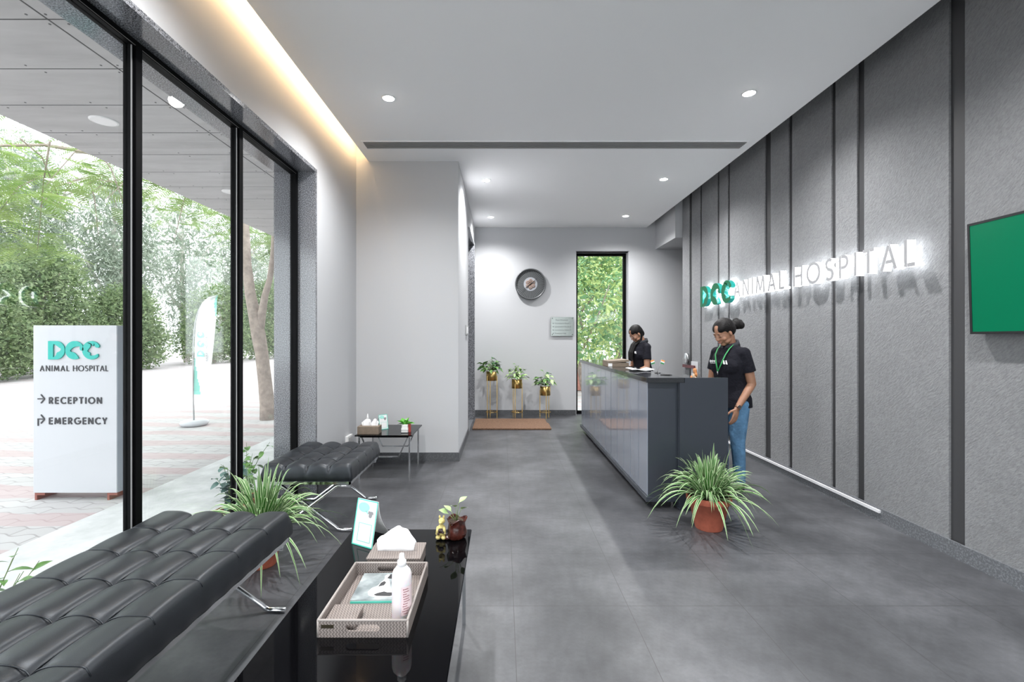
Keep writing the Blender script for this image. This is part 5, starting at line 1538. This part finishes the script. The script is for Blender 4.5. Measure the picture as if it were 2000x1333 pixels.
def hand_vol(mb, wrist, direction, palm_n, curl, s=1.0, thumb_side=1):
    """palm, four fingers and a thumb; direction = along fingers, palm_n = palm normal"""
    d = Vector(direction).normalized(); n = Vector(palm_n); n = (n - d*n.dot(d)).normalized(); w = d.cross(n).normalized()*thumb_side
    R = Matrix((w, n, d)).transposed(); W = Vector(wrist)
    mb.ell(W + d*0.045*s, (0.037*s, 0.014*s, 0.052*s), R)
    mb.ell(W + d*0.010*s, (0.025*s, 0.017*s, 0.03*s), R)
    for k, (off, ln) in enumerate(((0.027, 0.072), (0.009, 0.080), (-0.009, 0.074), (-0.026, 0.058))):
        p = W + d*(0.086 - abs(off)*0.25)*s + w*off*s; dd = d.copy(); rr = (0.0088, 0.0082, 0.0076, 0.0068)
        pts = [W + d*0.05*s + w*off*s*0.9, p]; c = curl*(0.85 + 0.12*k)
        for q in range(3):
            ang = c*(0.5 + q*0.35); dd = (dd*math.cos(ang) + n*math.sin(ang)).normalized()
            nn = (n*math.cos(ang) - dd*0).normalized()
            pts.append(pts[-1] + dd*ln*s*(0.42, 0.32, 0.26)[q])
        limb(mb, pts, [0.009*s] + [r_*s for r_ in rr], 10)
    t0 = W + d*0.018*s + w*0.022*s; t1 = t0 + (d*0.6 + w*0.8 + n*0.35).normalized()*0.038*s; t2 = t1 + (d*0.85 + w*0.3 + n*0.45).normalized()*0.032*s; t3 = t2 + (d*0.9 + n*0.4).normalized()*0.022*s
    limb(mb, [t0, t1, t2, t3], [0.013*s, 0.0105*s, 0.0095*s, 0.0078*s], 10)

def person(label, loc, rz, S, head_c, tilt, yaw, armL, armR, hair_style, group=None, lanyard=False, watch=False, glasses=False):
    """local frame: faces -Y, her left is +X. arms: (shoulder, elbow, wrist, hand direction, palm normal, curl)"""
    HR = Matrix.Rotation(yaw, 3, 'Z') @ Matrix.Rotation(tilt, 3, 'X'); HC = Vector(head_c)
    def H(p): return HC + HR @ Vector(p)
    b = MB()
    # torso and hips (inside the clothes), neck
    b.loft([(0,0.02,0.80,0.14,0.11),(0,0.02,0.90,0.14,0.105),(0,0.01,1.02,0.12,0.09),(0,0.0,1.15,0.13,0.10),(0,0.005,1.26,0.13,0.09),(0,0.01,1.33,0.10,0.07),(0,0.015,1.37,0.055,0.055)])
    b.capsule((0, 0.02, 1.32), 0.056, H((0, 0.03, -0.05)), 0.052)
    for s_ in (-1, 1):
        limb(b, [(s_*0.085, 0.01, 0.86), (s_*0.088, -0.005, 0.47), (s_*0.088, 0.02, 0.09)], [0.082, 0.052, 0.036])
        b.ell((s_*0.092, -0.045, 0.045), (0.04, 0.11, 0.035))
    for arm in (armL, armR):
        sh, el, wr, hd, pn, cl, ts = arm
        sh, el, wr = Vector(sh), Vector(el), Vector(wr)
        limb(b, [sh, sh.lerp(el, 0.5), el], [0.050, 0.046, 0.038])
        limb(b, [el, el.lerp(wr, 0.35), wr], [0.037, 0.036, 0.024])
        hand_vol(b, wr, hd, pn, cl, 1.0, ts)
    # head
    b.ell(H((0, 0.012, 0.035)), (0.072, 0.092, 0.083), HR, 24, 16)
    b.ell(H((0, -0.026, -0.022)), (0.062, 0.064, 0.082), HR, 24, 16)
    b.ell(H((0, -0.052, -0.088)), (0.030, 0.028, 0.024), HR)
    for s_ in (-1, 1):
        b.ell(H((s_*0.034, -0.058, -0.030)), (0.027, 0.026, 0.026), HR)
        b.ell(H((s_*0.040, -0.030, -0.070)), (0.022, 0.035, 0.022), HR)
        b.ell(H((s_*0.029, -0.080, 0.004)), (0.014, 0.009, 0.009), HR)      # eyelids
        b.ell(H((s_*0.030, -0.080, 0.024)), (0.020, 0.009, 0.007), HR)      # brow ridge
        b.ell(H((s_*0.068, 0.008, -0.012)), (0.010, 0.019, 0.031), HR @ rotm(0.15, 0, s_*0.35))   # ears
    b.capsule(H((0, -0.084, 0.010)), 0.0075, H((0, -0.102, -0.026)), 0.0105)
    b.ell(H((0, -0.095, -0.030)), (0.0165, 0.010, 0.009), HR)
    b.ell(H((0, -0.086, -0.058)), (0.023, 0.009, 0.0085), HR)
    body = b.build('person', M['skin']); bake(body, 0.0048, 3, 0.45)
    body.location = loc; body.rotation_euler = (0, 0, rz); body.scale = (S, S, S)
    tag(body, label, 'person', group)
    # face details
    fd = MB()
    fd.ell(H((0, -0.0915, -0.0545)), (0.020, 0.006, 0.0042), HR).ell(H((0, -0.090, -0.0615)), (0.017, 0.006, 0.0045), HR)
    fd.build('lips', M['lips'], body)
    ey = MB()
    for s_ in (-1, 1):
        ey.tube([H((s_*(0.029+dx), -0.0885+abs(dx)*0.25+0.0012, -0.0005+dx*dx*16)) for dx in (-0.014, -0.007, 0, 0.007, 0.014)], [0.0012,0.0022,0.0026,0.0024,0.0012], 6)
    ey.build('eyelashes', M['hair'], body)
    eb = MB()
    for s_ in (-1, 1):
        eb.tube([H((s_*x_, y_, z_)) for (x_, y_, z_) in ((0.014,-0.0895,0.024),(0.026,-0.0895,0.029),(0.038,-0.083,0.029),(0.048,-0.073,0.023))], [0.0026,0.0028,0.0022,0.001], 6)
    eb.build('eyebrows', M['hair'], body)
    # hair
    h = MB()
    h.ell(H((0, 0.026, 0.046)), (0.083, 0.094, 0.084), HR, 26, 18)
    h.ell(H((0, 0.050, 0.010)), (0.079, 0.072, 0.075), HR, 22, 14)
    for s_ in (-1, 1):
        h.ell(H((s_*0.030, -0.006, 0.070)), (0.046, 0.074, 0.042), HR @ rotm(0.45, 0, 0)); h.ell(H((s_*0.062, 0.014, 0.028)), (0.014, 0.036, 0.040), HR)
    if hair_style == 'bun':
        h.capsule(H((0, 0.09, 0.010)), 0.035, H((0, 0.135, 0.000)), 0.026)
        for (x_, y_, z_, r_) in ((0, 0.172, -0.010, 0.047), (0.018, 0.190, -0.030, 0.036), (-0.016, 0.186, 0.012, 0.036), (0, 0.204, -0.012, 0.033)):
            h.ell(H((x_, y_, z_)), (r_*0.9, r_, r_*1.05), HR)
    else:
        h.ell(H((0, 0.075, -0.03)), (0.060, 0.045, 0.07), HR)
        # long hair swept forward over the chest
        for (dx, r_) in ((0.0, 1), (0.03, 0.8), (-0.03, 0.8)):
            limb(h, [H((-0.055, 0.045, -0.03)), Vector((-0.075+dx*.4, -0.01, 1.40)), Vector((-0.075+dx*.6, -0.10, 1.31)), Vector((-0.06+dx*.8, -0.155, 1.20)), Vector((-0.045+dx, -0.165, 1.08))],
                 [0.030*r_, 0.030*r_, 0.028*r_, 0.022*r_, 0.008], 12)
        for (dx, r_) in ((0.0, 1), (0.022, 0.7)):
            limb(h, [H((0.045, 0.045, -0.05)), Vector((0.03+dx*.4, -0.035, 1.385)), Vector((0.0+dx*.6, -0.115, 1.31)), Vector((-0.005+dx*.8, -0.16, 1.20)), Vector((-0.01+dx, -0.168, 1.08))],
                 [0.022*r_, 0.026*r_, 0.030*r_, 0.026*r_, 0.010], 12)
    ho = h.build('hair', M['hair'], body); bake(ho, 0.0055, 3, 0.5)
    # polo shirt
    s = MB()
    s.loft([(0,0.038,0.785,0.180,0.160),(0,0.038,0.87,0.174,0.156),(0,0.028,0.95,0.150,0.128),(0,0.012,1.03,0.142,0.118),(0,0.0,1.12,0.150,0.126),
            (0,-0.008,1.20,0.155,0.130),(0,0.004,1.27,0.150,0.112),(0,0.012,1.32,0.118,0.088),(0,0.012,1.355,0.088,0.074),(0,0.01,1.375,0.066,0.066)], 36)
    for s_ in (-1, 1):
        s.ell((s_*0.062, -0.072, 1.165), (0.078, 0.060, 0.085))
        s.ell((s_*0.112, 0.012, 1.285), (0.070, 0.068, 0.058), rotm(0, s_*0.5, 0))
    for arm in (armL, armR):
        sh, el = Vector(arm[0]), Vector(arm[1]); e = sh.lerp(el, 0.60)
        s.ell(sh, (0.056, 0.060, 0.058)); s.tube([sh, sh.lerp(e, 0.5), e], [0.056, 0.060, 0.063], 22)
    so_ = s.build('polo_shirt', M['polo'], body); bake(so_, 0.0062, 3, 0.5)
    c = MB(); n_ = 28; vs = []
    for (r_, z_, back) in ((0.066, 1.362, 0.0), (0.068, 1.392, 0.012), (0.074, 1.394, 0.012), (0.086, 1.358, 0.0)):
        for i in range(n_):
            a = -PI/2 + 0.10 + (2*PI-0.20)*i/(n_-1); up = 0.5 - 0.5*math.cos(a+PI/2)
            vs.append((r_*math.cos(a)*0.98, 0.010 + r_*math.sin(a), z_ - 0.030 + 0.036*up + back*up))
    fs = [(k*n_+i, k*n_+i+1, (k+1)*n_+i+1, (k+1)*n_+i) for k in range(3) for i in range(n_-1)]
    c.add(vs, fs, 0, True); co = c.build('collar', M['collar'], body); md = co.modifiers.new('s', 'SOLIDIFY'); md.thickness = 0.004
    lg_ = MB(); yf = -0.141
    for k in range(3): logo(lg_, k, 0.020, 0, 0.003, frame((-0.100 + k*0.021, yf, 1.200), (1,0,0), (0,0,1)))
    lg_.box(-0.098, -0.044, yf, yf+0.003, 1.190, 1.194)
    lg_.build('shirt_logo', M['white_print'], body)
    lg_ = MB()
    for (cx, w_) in ((0.046, 0.010), (0.072, 0.009)):
        lg_.ell((cx, yf+0.003, 1.197), (w_, 0.005, 0.013), None, 10, 6); lg_.ell((cx-0.003, yf+0.003, 1.214), (w_*0.85, 0.005, 0.008), None, 10, 6)
        lg_.ell((cx+w_*0.8, yf+0.003, 1.189), (0.005, 0.004, 0.006), None, 8, 5)
    lg_.build('shirt_print', M['white_print'], body)
    # jeans
    j = MB()
    j.loft([(0,0.022,0.78,0.158,0.125),(0,0.022,0.84,0.160,0.130),(0,0.02,0.93,0.140,0.110)], 32)
    for s_ in (-1, 1):
        limb(j, [(s_*0.086, 0.02, 0.82), (s_*0.088, 0.008, 0.66), (s_*0.088, -0.002, 0.47), (s_*0.088, 0.018, 0.28)], [0.094, 0.082, 0.064, 0.056], 20)
        j.tube([(s_*0.088, 0.018, 0.28), (s_*0.088, 0.022, 0.085)], [0.056, 0.052], 20)
        j.ell((s_*0.075, 0.075, 0.84), (0.082, 0.075, 0.085))
    jo = j.build('jeans', M['jeans'], body); bake(jo, 0.0065, 3, 0.5)
    sh_ = MB()
    for s_ in (-1, 1): sh_.ell((s_*0.092, -0.045, 0.040), (0.047, 0.125, 0.040)); sh_.box(s_*0.092-0.04, s_*0.092+0.04, -0.15, 0.06, 0.0, 0.02)
    sho = sh_.build('shoes', M['shoe'], body); bake(sho, 0.007, 2, 0.5)
    if lanyard:
        l = MB(); end = Vector((-0.010, -0.150, 1.115))
        for s_ in (-1, 1):
            l.tube([(s_*0.062, -0.02, 1.372), (s_*0.060, -0.085, 1.325), (s_*0.052, -0.128, 1.27), (s_*0.030, -0.146, 1.20), end], 1.0, 8, flat=(0.0075, 0.0015), up=(1, -0.2, 0))
        lo = l.build('lanyard', M['lanyard'], body)
        MB().capsule(end, 0.006, end + Vector((0, 0, -0.022)), 0.005).build('clip', M['chrome'], lo)
    if watch:
        wr = Vector(armL[2]); el = Vector(armL[1]); d = (wr-el).normalized(); p = wr - d*0.012
        R = d.to_track_quat('Z', 'Y').to_matrix(); w_ = MB()
        w_.lathe([(0.0265, -0.009), (0.0285, -0.009), (0.0285, 0.009), (0.0265, 0.009)], p, 28, R, cap=False)
        wo = w_.build('watch', M['rose_gold'], body)
        fdir = (armL_face := (Vector((0.77, -0.64, 0)) - d*Vector((0.77, -0.64, 0)).dot(d))).normalized()
        R2 = fdir.to_track_quat('Z', 'Y').to_matrix()
        MB().lathe([(0.0, 0.0), (0.019, 0.0), (0.019, 0.008), (0.0155, 0.010)], p + fdir*0.026, 24, R2, cap=False).build('watch_case', M['rose_gold'], wo)
        MB().lathe([(0.0155, 0.0), (0.0, 0.0005)], p + fdir*0.0358, 24, R2, cap=False).build('watch_dial', M['dark_print'], wo)
    if glasses:
        g = MB()
        for s_ in (-1, 1):
            g.tube([H((s_*0.031 + 0.021*math.cos(t), -0.100 + 0.004*math.cos(t)*s_, -0.004 + 0.016*math.sin(t))) for t in [2*PI*k/16 for k in range(17)]], 0.0014, 5)
            g.tube([H((s_*0.052, -0.098, 0.0)), H((s_*0.070, -0.05, 0.0)), H((s_*0.074, 0.0, 0.0))], 0.0014, 5)
        g.tube([H((-0.010, -0.101, 0)), H((0.010, -0.101, 0))], 0.0014, 5)
        g.build('spectacles', M['chrome'], body)
        e_ = MB(); 
        for s_ in (-1, 1): e_.ell(H((s_*0.077, 0.0, -0.040)), (0.005, 0.005, 0.005), HR, 10, 6)
        e_.build('earring', M['chrome'], body)
    return body

a1 = math.radians(62)
person('person in charcoal polo and jeans, hair in bun, green lanyard, behind counter end',
       (2.125, 4.42, -0.015), -a1, 1.0, (0.0, -0.075, 1.478), math.radians(30), math.radians(-10),
       ((0.140, 0.015, 1.285), (0.172, 0.080, 1.005), (0.148, -0.095, 0.790), (-0.05, -0.25, -0.9), (-0.9, 0.1, 0.1), 0.35, -1),
       ((-0.140, 0.012, 1.285), (-0.19, 0.0, 1.01), (-0.10, -0.20, 0.88), (0.4, -0.5, -0.5), (0.7, 0.1, -0.4), 0.4, 1),
       'bun', lanyard=True, watch=True)
a2 = math.radians(74)
person('person with long black hair and spectacles, dark polo, at far end of counter',
       (2.055, 6.98, 0), -a2, 1.0, (0.0, -0.095, 1.478), math.radians(38), math.radians(-2),
       ((0.140, 0.0, 1.27), (0.19, -0.03, 0.99), (0.13, -0.23, 0.90), (-0.2, -0.8, -0.2), (-0.3, 0.1, -0.9), 0.4, -1),
       ((-0.140, 0.0, 1.27), (-0.19, -0.03, 0.99), (-0.12, -0.24, 0.90), (0.2, -0.8, -0.2), (0.3, 0.1, -0.9), 0.4, 1),
       'long', glasses=True)
